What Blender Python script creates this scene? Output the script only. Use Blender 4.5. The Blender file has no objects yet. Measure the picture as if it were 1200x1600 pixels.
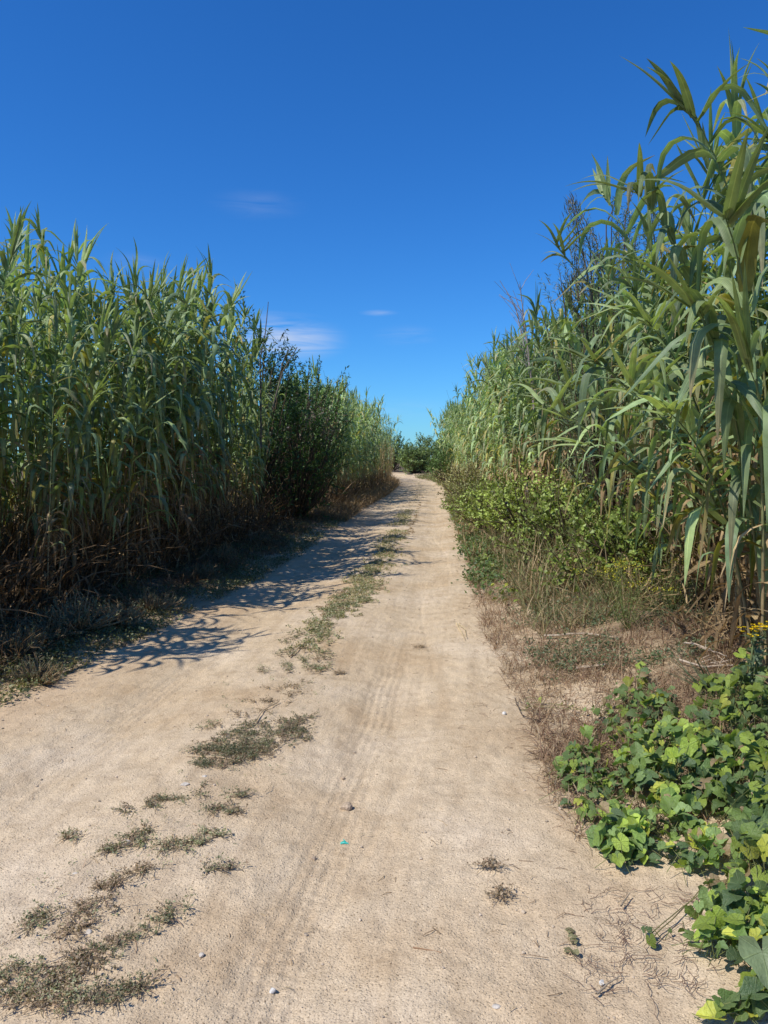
import bpy, math
import numpy as np
PI=math.pi
S=bpy.context.scene
COL=S.collection
rng=np.random.default_rng(7)
def R(a): return math.radians(a)

# ------------------------------------------------------------------ camera
F=1200.0; CAMZ=1.6; TH=math.atan(85/1200.0)
cd=bpy.data.cameras.new('camera'); cam=bpy.data.objects.new('camera',cd); COL.objects.link(cam)
cd.sensor_fit='VERTICAL'; cd.sensor_height=24; cd.lens=18; cd.clip_end=3000; cd.clip_start=0.05
cam.location=(0,0,CAMZ); cam.rotation_euler=(PI/2-TH,0,0); S.camera=cam
def ray(px,py):
    u=(px-600)/F; v=(800-py)/F
    return np.array([u, math.cos(TH)+v*math.sin(TH), -math.sin(TH)+v*math.cos(TH)])
def at(px,py,Y):
    d=ray(px,py); return np.array([0,0,CAMZ])+d*(Y/d[1])

# ------------------------------------------------------------------ noise
def hsh(i,j,s):
    n=(i.astype(np.int64)*374761393+j.astype(np.int64)*668265263+s*1442695041)&0x7fffffff
    n=((n^(n>>13))*1274126177)&0x7fffffff
    return ((n^(n>>16))&0xffff)/65535.0
def vn(x,y,s=0):
    i=np.floor(x); j=np.floor(y); fx=x-i; fy=y-j
    fx=fx*fx*(3-2*fx); fy=fy*fy*(3-2*fy)
    a=hsh(i,j,s); b=hsh(i+1,j,s); c=hsh(i,j+1,s); d=hsh(i+1,j+1,s)
    return (a*(1-fx)+b*fx)*(1-fy)+(c*(1-fx)+d*fx)*fy-0.5
def fbm(x,y,sc,o=3,s=0):
    r=0; a=1
    for k in range(o):
        r=r+a*vn(x*sc,y*sc,s+k*17); sc*=2.03; a*=.5
    return r
def sm(a,b,x):
    t=np.clip((x-a)/(b-a),0,1); return t*t*(3-2*t)

# ------------------------------------------------------------------ terrain
YK=[-20,0,2.2,4.4,6.7,11,16,22,35,44,52,58,66,76,120,600]
XK=[-2.2,-1.35,-1.08,-.78,-.58,-.12,.22,.62,1.65,2.1,2.1,1.6,.1,-3.0,-14,-60]
HK=[1.9,1.9,1.88,1.78,1.6,1.42,1.42,1.42,1.35,1.3,1.25,1.2,1.2,1.2,1.3,1.3]
def cx(y): return np.interp(y,YK,XK)
def half(y): return np.interp(y,YK,HK)+0.10*vn(y*1.3,y*0+3.3,5)+0.06*vn(y*4,y*0+1.3,6)
def hgt(x,y,detail=True):
    x=np.asarray(x,float); y=np.asarray(y,float)
    u=x-cx(y); w=half(y); au=np.abs(u)
    z=-0.04*np.exp(-((au-.80)/.30)**2)+0.012*np.exp(-(u/.35)**2)
    o=au-w
    z=z+np.where(u>0,0.26*sm(-.1,1.5,o),0.14*sm(-.1,1.2,o))
    z=z+0.05*fbm(x,y,.7,3,3)*sm(-.3,.6,o)+0.03*fbm(x,y,3.,2,9)*sm(-.1,.3,o)+0.02*fbm(x,y,.5,2,13)
    z=z-0.0*y
    if detail:
        z=z+0.016*fbm(x,y,3.,3,21)+0.009*fbm(x,y,14,3,31)+0.004*fbm(x,y,48,2,41)
        # tyre grooves pressed in the right-hand rut
        for c,wd,st in ((.74,.15,0.),(-.82,.12,2.)):
            uu=u-c-0.05*vn(y*.35,y*0,77)
            m=np.clip(1-(uu/wd)**4,0,1)*np.clip(.55+1.5*vn(x*.9+9,y*.6,88)+.1*vn(x*9,y*6,89),0,1)*sm(0.8,1.6,y)*(1-.75*sm(5,8,y))*(1-sm(9,16,y))
            if c>0: m=np.maximum(m,np.clip(1-(uu/wd)**4,0,1)*(1-sm(4.6,5.6,y))*np.clip(.75+1.2*vn(x*7,y*3,90),.1,1)*sm(.8,1.6,y))
            z=z+m*(-.006+0.0026*np.sin(uu*2*PI/0.050+2.5*vn(x*3,y*3,92))+0.0030*np.sin(y*2*PI/0.05+np.sign(uu)*uu*40+st))
        # hoof and shoe dents, narrow wheel line
        uu=u-.93+0.12*np.sin(y*.9)
        z=z-0.005*np.exp(-(uu/.018)**2)*sm(-.2,.15,vn(y*.8,y*0,55))
        uu=u-1.02-0.06*np.sin(y*.7+1)
        z=z-0.004*np.exp(-(uu/.02)**2)*sm(-.1,.2,vn(y*1.1,y*0,56))
    return z
def g(px,py):
    """ground point seen at a pixel"""
    d=ray(px,py); t=1.0
    for _ in range(400):
        p=np.array([0,0,CAMZ])+d*t
        dz=p[2]-float(hgt(p[0],p[1],False))
        if dz<0.002: break
        t+=max(dz*.7,0.002)/max(-d[2],.02)*.6
        if t>400: break
    return p

# ------------------------------------------------------------------ mesh builder
class MB:
    def __init__(s): s.v=[];s.c=[];s.uv=[];s.q=[];s.t=[];s.n=0
    def add(s,v,c,uv,q=None,t=None):
        v=np.asarray(v,float).reshape(-1,3); n=len(v)
        c=np.asarray(c,float)
        if c.ndim==1: c=np.tile(c,(n,1))
        uv=np.zeros((n,2)) if uv is None else np.asarray(uv,float).reshape(-1,2)
        s.v.append(v); s.c.append(c.reshape(-1,3)); s.uv.append(uv)
        if q is not None and len(q): s.q.append(np.asarray(q,np.int64).reshape(-1,4)+s.n)
        if t is not None and len(t): s.t.append(np.asarray(t,np.int64).reshape(-1,3)+s.n)
        s.n+=n; return s
    def arrays(s):
        v=np.concatenate(s.v); c=np.concatenate(s.c); uv=np.concatenate(s.uv)
        q=np.concatenate(s.q) if s.q else np.zeros((0,4),np.int64)
        t=np.concatenate(s.t) if s.t else np.zeros((0,3),np.int64)
        return v,c,uv,q,t
    def mesh(s,name,mat,smooth=True):
        v,c,uv,q,t=s.arrays()
        m=bpy.data.meshes.new(name)
        nl=len(q)*4+len(t)*3
        m.vertices.add(len(v)); m.vertices.foreach_set('co',v.astype(np.float32).ravel())
        m.loops.add(nl); li=np.concatenate([q.ravel(),t.ravel()]).astype(np.int32)
        m.loops.foreach_set('vertex_index',li)
        m.polygons.add(len(q)+len(t))
        st=np.concatenate([np.arange(len(q))*4,len(q)*4+np.arange(len(t))*3]).astype(np.int32)
        m.polygons.foreach_set('loop_start',st)
        m.polygons.foreach_set('use_smooth',np.full(len(q)+len(t),smooth))
        m.update(calc_edges=True)
        a=m.attributes.new('Col','FLOAT_COLOR','POINT')
        a.data.foreach_set('color',np.concatenate([c,np.ones((len(c),1))],1).astype(np.float32).ravel())
        ul=m.uv_layers.new(name='UVMap'); ul.data.foreach_set('uv',uv[li].astype(np.float32).ravel())
        m.materials.append(mat); return m
    def obj(s,name,mat,parent=None,loc=(0,0,0),smooth=True):
        o=bpy.data.objects.new(name,s.mesh(name,mat,smooth)); COL.objects.link(o)
        o.location=loc
        if parent: o.parent=parent
        return o
def tag(o,label=None,cat=None,group=None,kind=None):
    if label: o['label']=label
    if cat: o['category']=cat
    if group: o['group']=group
    if kind: o['kind']=kind
    return o
def empty(name,loc,rz=0):
    o=bpy.data.objects.new(name,None); COL.objects.link(o); o.location=[float(a) for a in loc]; o.rotation_euler=(0,0,rz)
    o.empty_display_size=.2; return o
def copy_tree(o,parent=None):
    c=o.copy(); COL.objects.link(c); c.parent=parent
    for ch in [k for k in o.children]: copy_tree(ch,c)
    return c

def norm(a): return a/np.maximum(np.linalg.norm(a,axis=-1,keepdims=True),1e-9)
PT=[0,.1,.3,.6,.85,1]; PW=[.6,.92,1,.76,.34,.02]
def blades(B,base,az,e0,droop,L,W,col,tip,n=7,k0=0.,k1=1.,fold=.22,tw=0.,drift=0.,ribs=2,prof=None):
    base=np.asarray(base,float).reshape(-1,3); N=len(base)
    f=lambda a: np.broadcast_to(np.asarray(a,float),(N,))[:,None]
    az,e0,droop,L,W,k0,k1,tw,drift=map(f,(az,e0,droop,L,W,k0,k1,tw,drift))
    col=np.broadcast_to(np.asarray(col,float),(N,3)); tip=np.broadcast_to(np.asarray(tip,float),(N,3))
    t=np.linspace(0,1,n+1)[None,:]
    s=np.clip((t-k0)/(k1-k0),0,1); s=s*s*(3-2*s)*.6+s*.4
    e=np.maximum(e0-droop*s,-1.5)
    a=az+drift*t
    T=np.stack([np.cos(e)*np.cos(a),np.cos(e)*np.sin(a),np.sin(e)],-1)
    P=np.zeros((N,n+1,3)); P[:,1:]=np.cumsum((T[:,1:]+T[:,:-1])*.5*(L/n)[:,:,None],1); P+=base[:,None]
    sd=np.stack([-np.sin(a),np.cos(a),np.zeros_like(a)],-1); Nn=np.cross(T,sd)
    w=(tw*t)[...,None]; s2=np.cos(w)*sd+np.sin(w)*Nn; n2=-np.sin(w)*sd+np.cos(w)*Nn
    p=np.interp(t[0],PT if prof is None else prof[0],PW if prof is None else prof[1])
    ww=(W*p[None,:])[...,None]*.5
    l=P-s2*ww-n2*ww*fold*2; r=P+s2*ww-n2*ww*fold*2
    cc=(t**3)[...,None]; C=col[:,None]*(1-cc)+tip[:,None]*cc
    if ribs==2:
        V=np.stack([l,P,r],2); m=3; us=[0,.5,1]
    else:
        V=np.stack([l,r],2); m=2; us=[0,1]
    Cc=np.repeat(C[:,:,None],m,2)
    UV=np.zeros((N,n+1,m,2)); UV[...,0]=np.array(us); UV[...,1]=np.linspace(0,1,n+1)[None,:,None]
    idx=np.arange(N*(n+1)*m).reshape(N,n+1,m)
    q=np.stack([idx[:,:-1,:-1],idx[:,:-1,1:],idx[:,1:,1:],idx[:,1:,:-1]],-1).reshape(-1,4)
    B.add(V,Cc.reshape(-1,3),UV,q)
def tube(B,P,r,col,sides=6,uv=(.25,0)):
    P=np.asarray(P,float); n=len(P); r=np.broadcast_to(np.asarray(r,float),(n,))
    T=norm(np.gradient(P,axis=0)); ref=np.array([0,0,1.]) if abs(T[0,2])<.8 else np.array([1.,0,0])
    A=norm(np.cross(T,ref)); Bn=np.cross(T,A)
    th=np.arange(sides)*2*PI/sides
    V=P[:,None]+r[:,None,None]*(A[:,None]*np.cos(th)[None,:,None]+Bn[:,None]*np.sin(th)[None,:,None])
    idx=np.arange(n*sides).reshape(n,sides); nx=np.roll(idx,-1,1)
    q=np.stack([idx[:-1],nx[:-1],nx[1:],idx[1:]],-1).reshape(-1,4)
    UV=np.zeros((n,sides,2)); UV[...,0]=uv[0]; UV[...,1]=np.linspace(0,1,n)[:,None]
    c=np.asarray(col,float)
    if c.ndim==2: c=np.repeat(c,sides,0)
    B.add(V,c,UV,q)
    if sides>4:
        cidx=np.array([[0,1,2],[0,2,3],[0,3,4]]); B.add(V[-1],c if c.ndim==1 else c[-sides:],None,None,cidx)
def leaves(B,base,d,L,W,col,fold=.3,r=None,tipcol=None):
    """small folded pointed leaves, 2 triangles each side"""
    r=r or rng
    base=np.asarray(base).reshape(-1,3); N=len(base); d=norm(np.asarray(d,float))
    rn=norm(r.normal(size=(N,3))+np.array([0,0,1.2])); sd=norm(np.cross(d,rn)); nn=np.cross(sd,d)
    L=np.broadcast_to(L,(N,))[:,None]; W=np.broadcast_to(W,(N,))[:,None]
    V=np.stack([base,base+d*L*.4-sd*W*.5+nn*W*fold*.5,base+d*L-nn*L*.12,base+d*L*.4+sd*W*.5+nn*W*fold*.5,base+d*L*.5-nn*L*.02],1)
    i=np.arange(N)[:,None]*5
    t=np.concatenate([i+np.array([[0,1,4]]),i+np.array([[1,2,4]]),i+np.array([[0,4,3]]),i+np.array([[4,2,3]])],0)
    col=np.broadcast_to(col,(N,3)); UV=np.tile(np.array([[.5,0],[0,.4],[.5,1],[1,.4],[.5,.5]]),(N,1))
    B.add(V,np.repeat(col,5,0),UV,None,t)
def merge(B,arr,M,tr,tint=None):
    v,c,uv,q,t=arr; B.add(v@M.T+tr,c if tint is None else c*tint,uv,q,t)
def rotz(a,s=1,sx=0,sy=0):
    c,n=math.cos(a),math.sin(a); return np.array([[c,-n,sx],[n,c,sy],[0,0,1]])*s

# ------------------------------------------------------------------ materials
def nmat(name):
    m=bpy.data.materials.new(name); m.use_nodes=True; nt=m.node_tree; nt.nodes.clear()
    return m,nt,nt.nodes,nt.links
def plant_mat(name,trans=.3,rough=.5,vein='none',spec=.35,tmul=(1.25,1.35,.55)):
    m,nt,N,Lk=nmat(name)
    out=N.new('ShaderNodeOutputMaterial'); pr=N.new('ShaderNodeBsdfPrincipled'); tr=N.new('ShaderNodeBsdfTranslucent'); mx=N.new('ShaderNodeMixShader')
    at_=N.new('ShaderNodeAttribute'); at_.attribute_name='Col'
    oi=N.new('ShaderNodeObjectInfo')
    geo=N.new('ShaderNodeTexCoord'); no=N.new('ShaderNodeTexNoise'); no.inputs['Scale'].default_value=14; no.inputs['Detail'].default_value=3
    Lk.new(geo.outputs['Object'],no.inputs['Vector'])
    hs=N.new('ShaderNodeHueSaturation')
    mp=N.new('ShaderNodeMapRange'); mp.inputs['To Min'].default_value=.75; mp.inputs['To Max'].default_value=1.25
    Lk.new(oi.outputs['Random'],mp.inputs['Value'])
    mu=N.new('ShaderNodeMath'); mu.operation='MULTIPLY'
    mp2=N.new('ShaderNodeMapRange'); mp2.inputs['From Min'].default_value=.3; mp2.inputs['From Max'].default_value=.7; mp2.inputs['To Min'].default_value=.78; mp2.inputs['To Max'].default_value=1.2
    Lk.new(no.outputs['Fac'],mp2.inputs['Value']); Lk.new(mp.outputs[0],mu.inputs[0]); Lk.new(mp2.outputs[0],mu.inputs[1])
    Lk.new(at_.outputs['Color'],hs.inputs['Color']); Lk.new(mu.outputs[0],hs.inputs['Value'])
    colout=hs.outputs['Color']
    uv=N.new('ShaderNodeUVMap'); uv.uv_map='UVMap'
    sp=N.new('ShaderNodeSeparateXYZ'); Lk.new(uv.outputs[0],sp.inputs[0])
    bump=N.new('ShaderNodeBump'); bump.inputs['Strength'].default_value=.4; bump.inputs['Distance'].default_value=.002
    def math_(op,a,b=None):
        k=N.new('ShaderNodeMath'); k.operation=op
        for i,x in enumerate((a,b)):
            if x is None: continue
            if hasattr(x,'links'): Lk.new(x,k.inputs[i])
            else: k.inputs[i].default_value=x
        return k.outputs[0]
    if vein=='reed':
        a=math_('ABSOLUTE',math_('SUBTRACT',sp.outputs[0],.5))
        rib=math_('LESS_THAN',a,.045)
        ln=math_('SINE',math_('MULTIPLY',sp.outputs[0],75.))
        mr=N.new('ShaderNodeMix'); mr.data_type='RGBA'; mr.blend_type='MULTIPLY'
        Lk.new(math_('MULTIPLY',rib,.8),mr.inputs[0]); Lk.new(colout,mr.inputs[6]); mr.inputs[7].default_value=(1.6,1.5,1.5,1)
        mr2=N.new('ShaderNodeMix'); mr2.data_type='RGBA'; mr2.blend_type='MULTIPLY'
        Lk.new(math_('MULTIPLY',math_('ADD',ln,1.),.12),mr2.inputs[0]); Lk.new(mr.outputs[2],mr2.inputs[6]); mr2.inputs[7].default_value=(.45,.5,.45,1)
        colout=mr2.outputs[2]; Lk.new(ln,bump.inputs['Height'])
    elif vein=='radial':
        # uv holds leaf coordinates centred on the petiole: veins fan out from it
        ang=math_('ARCTAN2',math_('SUBTRACT',sp.outputs[0],.5),math_('ADD',sp.outputs[1],.0))
        w=math_('ABSOLUTE',math_('SINE',math_('MULTIPLY',ang,2.9)))
        v=math_('SUBTRACT',1.,math_('MINIMUM',math_('MULTIPLY',w,5.5),1.))
        mr=N.new('ShaderNodeMix'); mr.data_type='RGBA'; mr.blend_type='MIX'
        Lk.new(math_('MULTIPLY',v,.55),mr.inputs[0]); Lk.new(colout,mr.inputs[6]); mr.inputs[7].default_value=(.34,.44,.2,1)
        colout=mr.outputs[2]
        n2=N.new('ShaderNodeTexNoise'); n2.inputs['Scale'].default_value=9; Lk.new(uv.outputs[0],n2.inputs['Vector'])
        Lk.new(math_('ADD',math_('MULTIPLY',v,-1.),math_('MULTIPLY',n2.outputs['Fac'],1.6)),bump.inputs['Height']); bump.inputs['Distance'].default_value=.004; bump.inputs['Strength'].default_value=.7
    else:
        Lk.new(no.outputs['Fac'],bump.inputs['Height'])
    Lk.new(colout,pr.inputs['Base Color']); pr.inputs['Roughness'].default_value=rough
    pr.inputs['Specular IOR Level'].default_value=spec
    Lk.new(bump.outputs[0],pr.inputs['Normal'])
    tm=N.new('ShaderNodeMix'); tm.data_type='RGBA'; tm.blend_type='MULTIPLY'; tm.inputs[0].default_value=1
    Lk.new(colout,tm.inputs[6]); tm.inputs[7].default_value=(*tmul,1); Lk.new(tm.outputs[2],tr.inputs['Color'])
    mx.inputs[0].default_value=trans; Lk.new(pr.outputs[0],mx.inputs[1]); Lk.new(tr.outputs[0],mx.inputs[2]); Lk.new(mx.outputs[0],out.inputs[0])
    return m
M_reed=plant_mat('reed_leaf',.30,.42,'reed',.45)
M_culm=plant_mat('reed_culm',.0,.45,'none',.4)
M_dry=plant_mat('dry_leaf',.25,.75,'reed',.2,(1.2,1.0,.7))
M_leaf=plant_mat('shrub_leaf',.25,.5,'none',.4)
M_vine=plant_mat('vine_leaf',.32,.5,'radial',.4)
M_wood=plant_mat('bark',.0,.9,'none',.1)
M_petal=plant_mat('petal',.3,.6,'none',.2,(1,1,.6))

def ground_mat(name):
    m,nt,N,Lk=nmat(name)
    out=N.new('ShaderNodeOutputMaterial'); pr=N.new('ShaderNodeBsdfPrincipled'); Lk.new(pr.outputs[0],out.inputs[0])
    geo=N.new('ShaderNodeNewGeometry')
    def noise(sc,det=4,rough=.55):
        n=N.new('ShaderNodeTexNoise'); n.inputs['Scale'].default_value=sc; n.inputs['Detail'].default_value=det; n.inputs['Roughness'].default_value=rough
        Lk.new(geo.outputs['Position'],n.inputs['Vector']); return n.outputs['Fac']
    def ramp(fac,stops):
        r=N.new('ShaderNodeValToRGB'); Lk.new(fac,r.inputs[0])
        while len(r.color_ramp.elements)<len(stops): r.color_ramp.elements.new(.5)
        for e,(p,c) in zip(r.color_ramp.elements,stops): e.position=p; e.color=(*c,1)
        return r.outputs[0]
    def mix(f,a,b,bt='MIX'):
        k=N.new('ShaderNodeMix'); k.data_type='RGBA'; k.blend_type=bt
        for s,x in ((0,f),(6,a),(7,b)):
            if hasattr(x,'links'): Lk.new(x,k.inputs[s])
            elif s==0: k.inputs[0].default_value=x
            else: k.inputs[s].default_value=(*x,1)
        return k.outputs[2]
    c=ramp(noise(.9,5),[(.34,(.50,.37,.228)),(.5,(.55,.43,.285)),(.66,(.59,.475,.335))])
    c2=ramp(noise(7,5,.65),[(.35,(.87,.85,.83)),(.52,(1,1,1)),(.7,(1.07,1.06,1.05))]); c=mix(1.,c,c2,'MULTIPLY')
    c3=ramp(noise(170,2,.6),[(.33,(.70,.68,.66)),(.5,(1,1,1)),(.68,(1.2,1.2,1.2))]); c=mix(.8,c,c3,'MULTIPLY')
    # scattered pale and dark grains
    vo=N.new('ShaderNodeTexVoronoi'); vo.inputs['Scale'].default_value=95; Lk.new(geo.outputs['Position'],vo.inputs['Vector'])
    sx=N.new('ShaderNodeSeparateXYZ'); Lk.new(vo.outputs['Color'],sx.inputs[0])
    gsel=ramp(sx.outputs[0],[(.0,(.62,.58,.54)),(.05,(.62,.58,.54)),(.06,(1,1,1)),(.93,(1,1,1)),(.95,(1.35,1.35,1.35))])
    dm=ramp(vo.outputs['Distance'],[(.25,(1,1,1)),(.4,(0,0,0))])
    c=mix(dm,c,mix(1.,c,gsel,'MULTIPLY'))
    uvn=N.new('ShaderNodeUVMap'); uvn.uv_map='UVMap'; mpg=N.new('ShaderNodeMapping'); mpg.inputs['Scale'].default_value=(7,.55,1); Lk.new(uvn.outputs[0],mpg.inputs[0])
    ns=N.new('ShaderNodeTexNoise'); ns.inputs['Scale'].default_value=1; ns.inputs['Detail'].default_value=6; ns.inputs['Roughness'].default_value=.62; Lk.new(mpg.outputs[0],ns.inputs['Vector'])
    c=mix(1.,c,ramp(ns.outputs['Fac'],[(.34,(.90,.88,.86)),(.5,(1,1,1)),(.66,(1.06,1.06,1.06))]),'MULTIPLY')
    at_=N.new('ShaderNodeAttribute'); at_.attribute_name='Col'
    sp=N.new('ShaderNodeSeparateXYZ'); Lk.new(at_.outputs['Color'],sp.inputs[0])
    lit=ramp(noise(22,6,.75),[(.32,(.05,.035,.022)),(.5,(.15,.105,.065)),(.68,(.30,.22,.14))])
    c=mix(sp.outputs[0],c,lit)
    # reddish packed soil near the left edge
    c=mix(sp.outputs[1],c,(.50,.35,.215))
    Lk.new(c,pr.inputs['Base Color']); pr.inputs['Roughness'].default_value=.95; pr.inputs['Specular IOR Level'].default_value=.12
    b=None
    for sc,di,st in ((30,.011,.6),(95,.0045,.65),(280,.002,.6)):
        bb=N.new('ShaderNodeBump'); bb.inputs['Distance'].default_value=di; bb.inputs['Strength'].default_value=st
        Lk.new(noise(sc,3,.6),bb.inputs['Height'])
        if b: Lk.new(b.outputs[0],bb.inputs['Normal'])
        b=bb
    bb=N.new('ShaderNodeBump'); bb.inputs['Distance'].default_value=.003; bb.inputs['Strength'].default_value=.7
    Lk.new(dm,bb.inputs['Height']); Lk.new(b.outputs[0],bb.inputs['Normal'])
    Lk.new(bb.outputs[0],pr.inputs['Normal'])
    return m
M_gr=ground_mat('sandy_soil')
def simple(name,col,rough=.7,sc=30,var=.25,bd=.002,spec=.3):
    m,nt,N,Lk=nmat(name); out=N.new('ShaderNodeOutputMaterial'); pr=N.new('ShaderNodeBsdfPrincipled'); Lk.new(pr.outputs[0],out.inputs[0])
    tc=N.new('ShaderNodeTexCoord'); n=N.new('ShaderNodeTexNoise'); n.inputs['Scale'].default_value=sc; n.inputs['Detail'].default_value=5; Lk.new(tc.outputs['Object'],n.inputs['Vector'])
    r=N.new('ShaderNodeValToRGB'); Lk.new(n.outputs['Fac'],r.inputs[0])
    r.color_ramp.elements[0].position=.3; r.color_ramp.elements[1].position=.7
    r.color_ramp.elements[0].color=(*[a*(1-var) for a in col],1); r.color_ramp.elements[1].color=(*[min(a*(1+var),1) for a in col],1)
    Lk.new(r.outputs[0],pr.inputs['Base Color']); pr.inputs['Roughness'].default_value=rough; pr.inputs['Specular IOR Level'].default_value=spec
    b=N.new('ShaderNodeBump'); b.inputs['Distance'].default_value=bd; Lk.new(n.outputs['Fac'],b.inputs['Height']); Lk.new(b.outputs[0],pr.inputs['Normal'])
    return m
M_white=simple('white_stone',(.62,.59,.53),.7,40,.1)
M_stone=simple('pale_stone',(.52,.46,.38),.85,60,.25)
M_clod=simple('soil_clod',(.42,.32,.22),.95,70,.35,.004,.1)
M_peb=simple('gravel',(.45,.36,.26),.9,8,.4,.001,.15)
M_teal=simple('teal_plastic',(.03,.42,.34),.35,60,.3,.001,.5)

# ------------------------------------------------------------------ ground + track (one grid, split at the track edge)
rows=[-14.,-10,-7,-5,-3,-1.5,-.5,.3,.9,1.3,1.6]
y=1.6
while y<600:
    y+=max(.011,.0062*y) if y<95 else .05*y
    rows.append(y)
rows=np.array(rows)
off=[0.012]
while off[-1]<350: off.append(off[-1]*1.045+.014)
off=np.array(off); NT=280
ct=np.linspace(-1,1,NT+1)
Yg=rows[:,None]; Cx=cx(Yg); Hw=half(Yg)
Xg=np.concatenate([Cx-Hw-off[::-1][None,:],Cx+Hw*ct[None,:],Cx+Hw+off[None,:]],1); Yg=np.broadcast_to(Yg,Xg.shape)
Zg=hgt(Xg,Yg)
far=sm(60,200,np.abs(Xg)+0*Yg); Zg=Zg*(1-far)
nl=len(off); nr,nc=Xg.shape
u=Xg-cx(Yg); o=np.abs(u)-half(Yg)
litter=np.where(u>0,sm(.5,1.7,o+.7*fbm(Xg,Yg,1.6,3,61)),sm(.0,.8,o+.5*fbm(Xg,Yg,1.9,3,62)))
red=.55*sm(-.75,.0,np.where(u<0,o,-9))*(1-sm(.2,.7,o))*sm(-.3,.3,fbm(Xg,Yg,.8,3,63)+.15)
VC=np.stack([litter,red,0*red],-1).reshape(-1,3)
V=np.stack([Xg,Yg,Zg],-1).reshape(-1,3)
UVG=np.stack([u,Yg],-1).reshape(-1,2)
idx=np.arange(nr*nc).reshape(nr,nc)
Q=np.stack([idx[:-1,:-1],idx[:-1,1:],idx[1:,1:],idx[1:,:-1]],-1)
tr_mask=np.zeros(Q.shape[:2],bool)
kend=int(np.searchsorted(rows,84)); tr_mask[:kend,nl:nl+NT]=True
def submesh(mask,name):
    q=Q[mask]; used=np.unique(q); mp=np.full(nr*nc,-1); mp[used]=np.arange(len(used))
    B=MB(); B.add(V[used],VC[used],UVG[used],mp[q]); return B.obj(name,M_gr)
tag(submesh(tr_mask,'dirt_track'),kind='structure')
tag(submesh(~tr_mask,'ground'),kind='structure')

# ------------------------------------------------------------------ reeds
GR=np.array([.325,.41,.165]); GB=np.array([.21,.30,.155]); YL=np.array([.42,.38,.09]); DRY=np.array([.50,.37,.20]); DRD=np.array([.26,.17,.09])
def cane(r,p0,p1,p2,nleaf=24,L=.6,W=.055,n=7,t0=.3,ndry=10,rad=.011,pale=0.,spike=5,side=None,dens=1.):
    culm,fol,dry=MB(),MB(),MB()
    bz=lambda t:(1-t)[:,None]**2*p0+2*((1-t)*t)[:,None]*p1+(t**2)[:,None]*p2
    db=lambda t:norm(2*(1-t)[:,None]*(p1-p0)+2*t[:,None]*(p2-p1))
    tt=np.linspace(0,1,13); P=bz(tt)
    cc=np.array([.27,.25,.11])[None]*(1-tt[:,None])+np.array([.13,.19,.07])[None]*tt[:,None]
    cc[tt<.25]=np.array([.33,.25,.13])
    tube(culm,P,rad*(1-.75*tt),cc,6 if n>5 else 4)
    # green leaves in two opposite ranks
    t=np.linspace(t0,.97,nleaf)+r.normal(0,.006,nleaf); t=np.clip(t,0,.985)
    pa=r.uniform(0,2*PI) if side is None else side
    az=pa+PI*(np.arange(nleaf)%2)+r.normal(0,.45,nleaf)
    f=(t-t0)/(1-t0)
    keep=r.random(nleaf)>.12
    e0=np.interp(f,[0,.5,1],[.55,.8,1.15])+r.normal(0,.22,nleaf)
    dr=np.interp(f,[0,.7,1],[2.5,2.3,1.6])*r.uniform(.7,1.3,nleaf)
    Ls=L*np.interp(f,[0,.3,.8,1],[.8,1.05,1,.65])*r.uniform(.75,1.25,nleaf)
    Ws=W*np.interp(f,[0,.3,.8,1],[.85,1,.9,.6])*r.uniform(.75,1.2,nleaf)
    c=(GR+(GB-GR)*r.uniform(0,1,(nleaf,1)))*r.uniform(.6,1.3,(nleaf,1))
    c=c*(1+pale)
    yl=(r.random(nleaf)<np.interp(f,[0,.35,1],[.45,.12,.02]))[:,None]; c=np.where(yl,YL*r.uniform(.6,1,(nleaf,1)),c)
    tip=np.where(r.random((nleaf,1))<.35,DRY,c*.95)
    k0=r.uniform(.05,.3,nleaf); k1=k0+r.uniform(.35,.7,nleaf)
    K=keep; blades(fol,bz(t[K]),az[K],e0[K],dr[K],Ls[K],Ws[K],np.clip(c,.01,1)[K],tip[K],n,k0[K],k1[K],.16,r.normal(0,.8,K.sum()),r.normal(0,.4,K.sum()),2 if n>4 else 1)
    # erect whorl at the tip
    if spike:
        td=db(np.array([.99]))[0]; te=math.asin(td[2]); ta=math.atan2(td[1],td[0])
        k=spike
        blades(fol,bz(np.linspace(.95,1,k)),ta+r.normal(0,1.1,k),te+r.normal(0,.15,k),r.uniform(.0,.9,k),L*r.uniform(.45,.8,k),W*r.uniform(.4,.7,k),GR*.9,GR*.8,n,.3,1.,.3,r.normal(0,.4,k),0,2 if n>4 else 1)
    if ndry:
        t=r.uniform(.02,t0+.12,ndry)
        c=DRD+(DRY-DRD)*r.uniform(0,1.1,(ndry,1))
        blades(dry,bz(t),r.uniform(0,2*PI,ndry),r.uniform(-.2,.9,ndry),r.uniform(1.2,2.6,ndry),L*r.uniform(.35,.9,ndry),W*r.uniform(.25,.65,ndry),c,c*.9,max(n-2,3),0,.6,.35,r.normal(0,1.6,ndry),r.normal(0,.6,ndry),1)
    return culm,fol,dry
def place_unique(name,label,cat,r,base,ctrl,tip,group=None,**k):
    base=np.array(base,float); root=empty(name,base)
    parts=cane(r,np.zeros(3),np.array(ctrl)-base,np.array(tip)-base,**k)
    for nm,b,mt in zip(('culm','foliage','dry_leaves'),parts,(M_culm,M_reed,M_dry)):
        if b.n: b.obj(nm,mt,root)
    return tag(root,label,cat,group)
r=np.random.default_rng(11)
VAR=[]   # (height, mesh triple, arrays)
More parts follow.
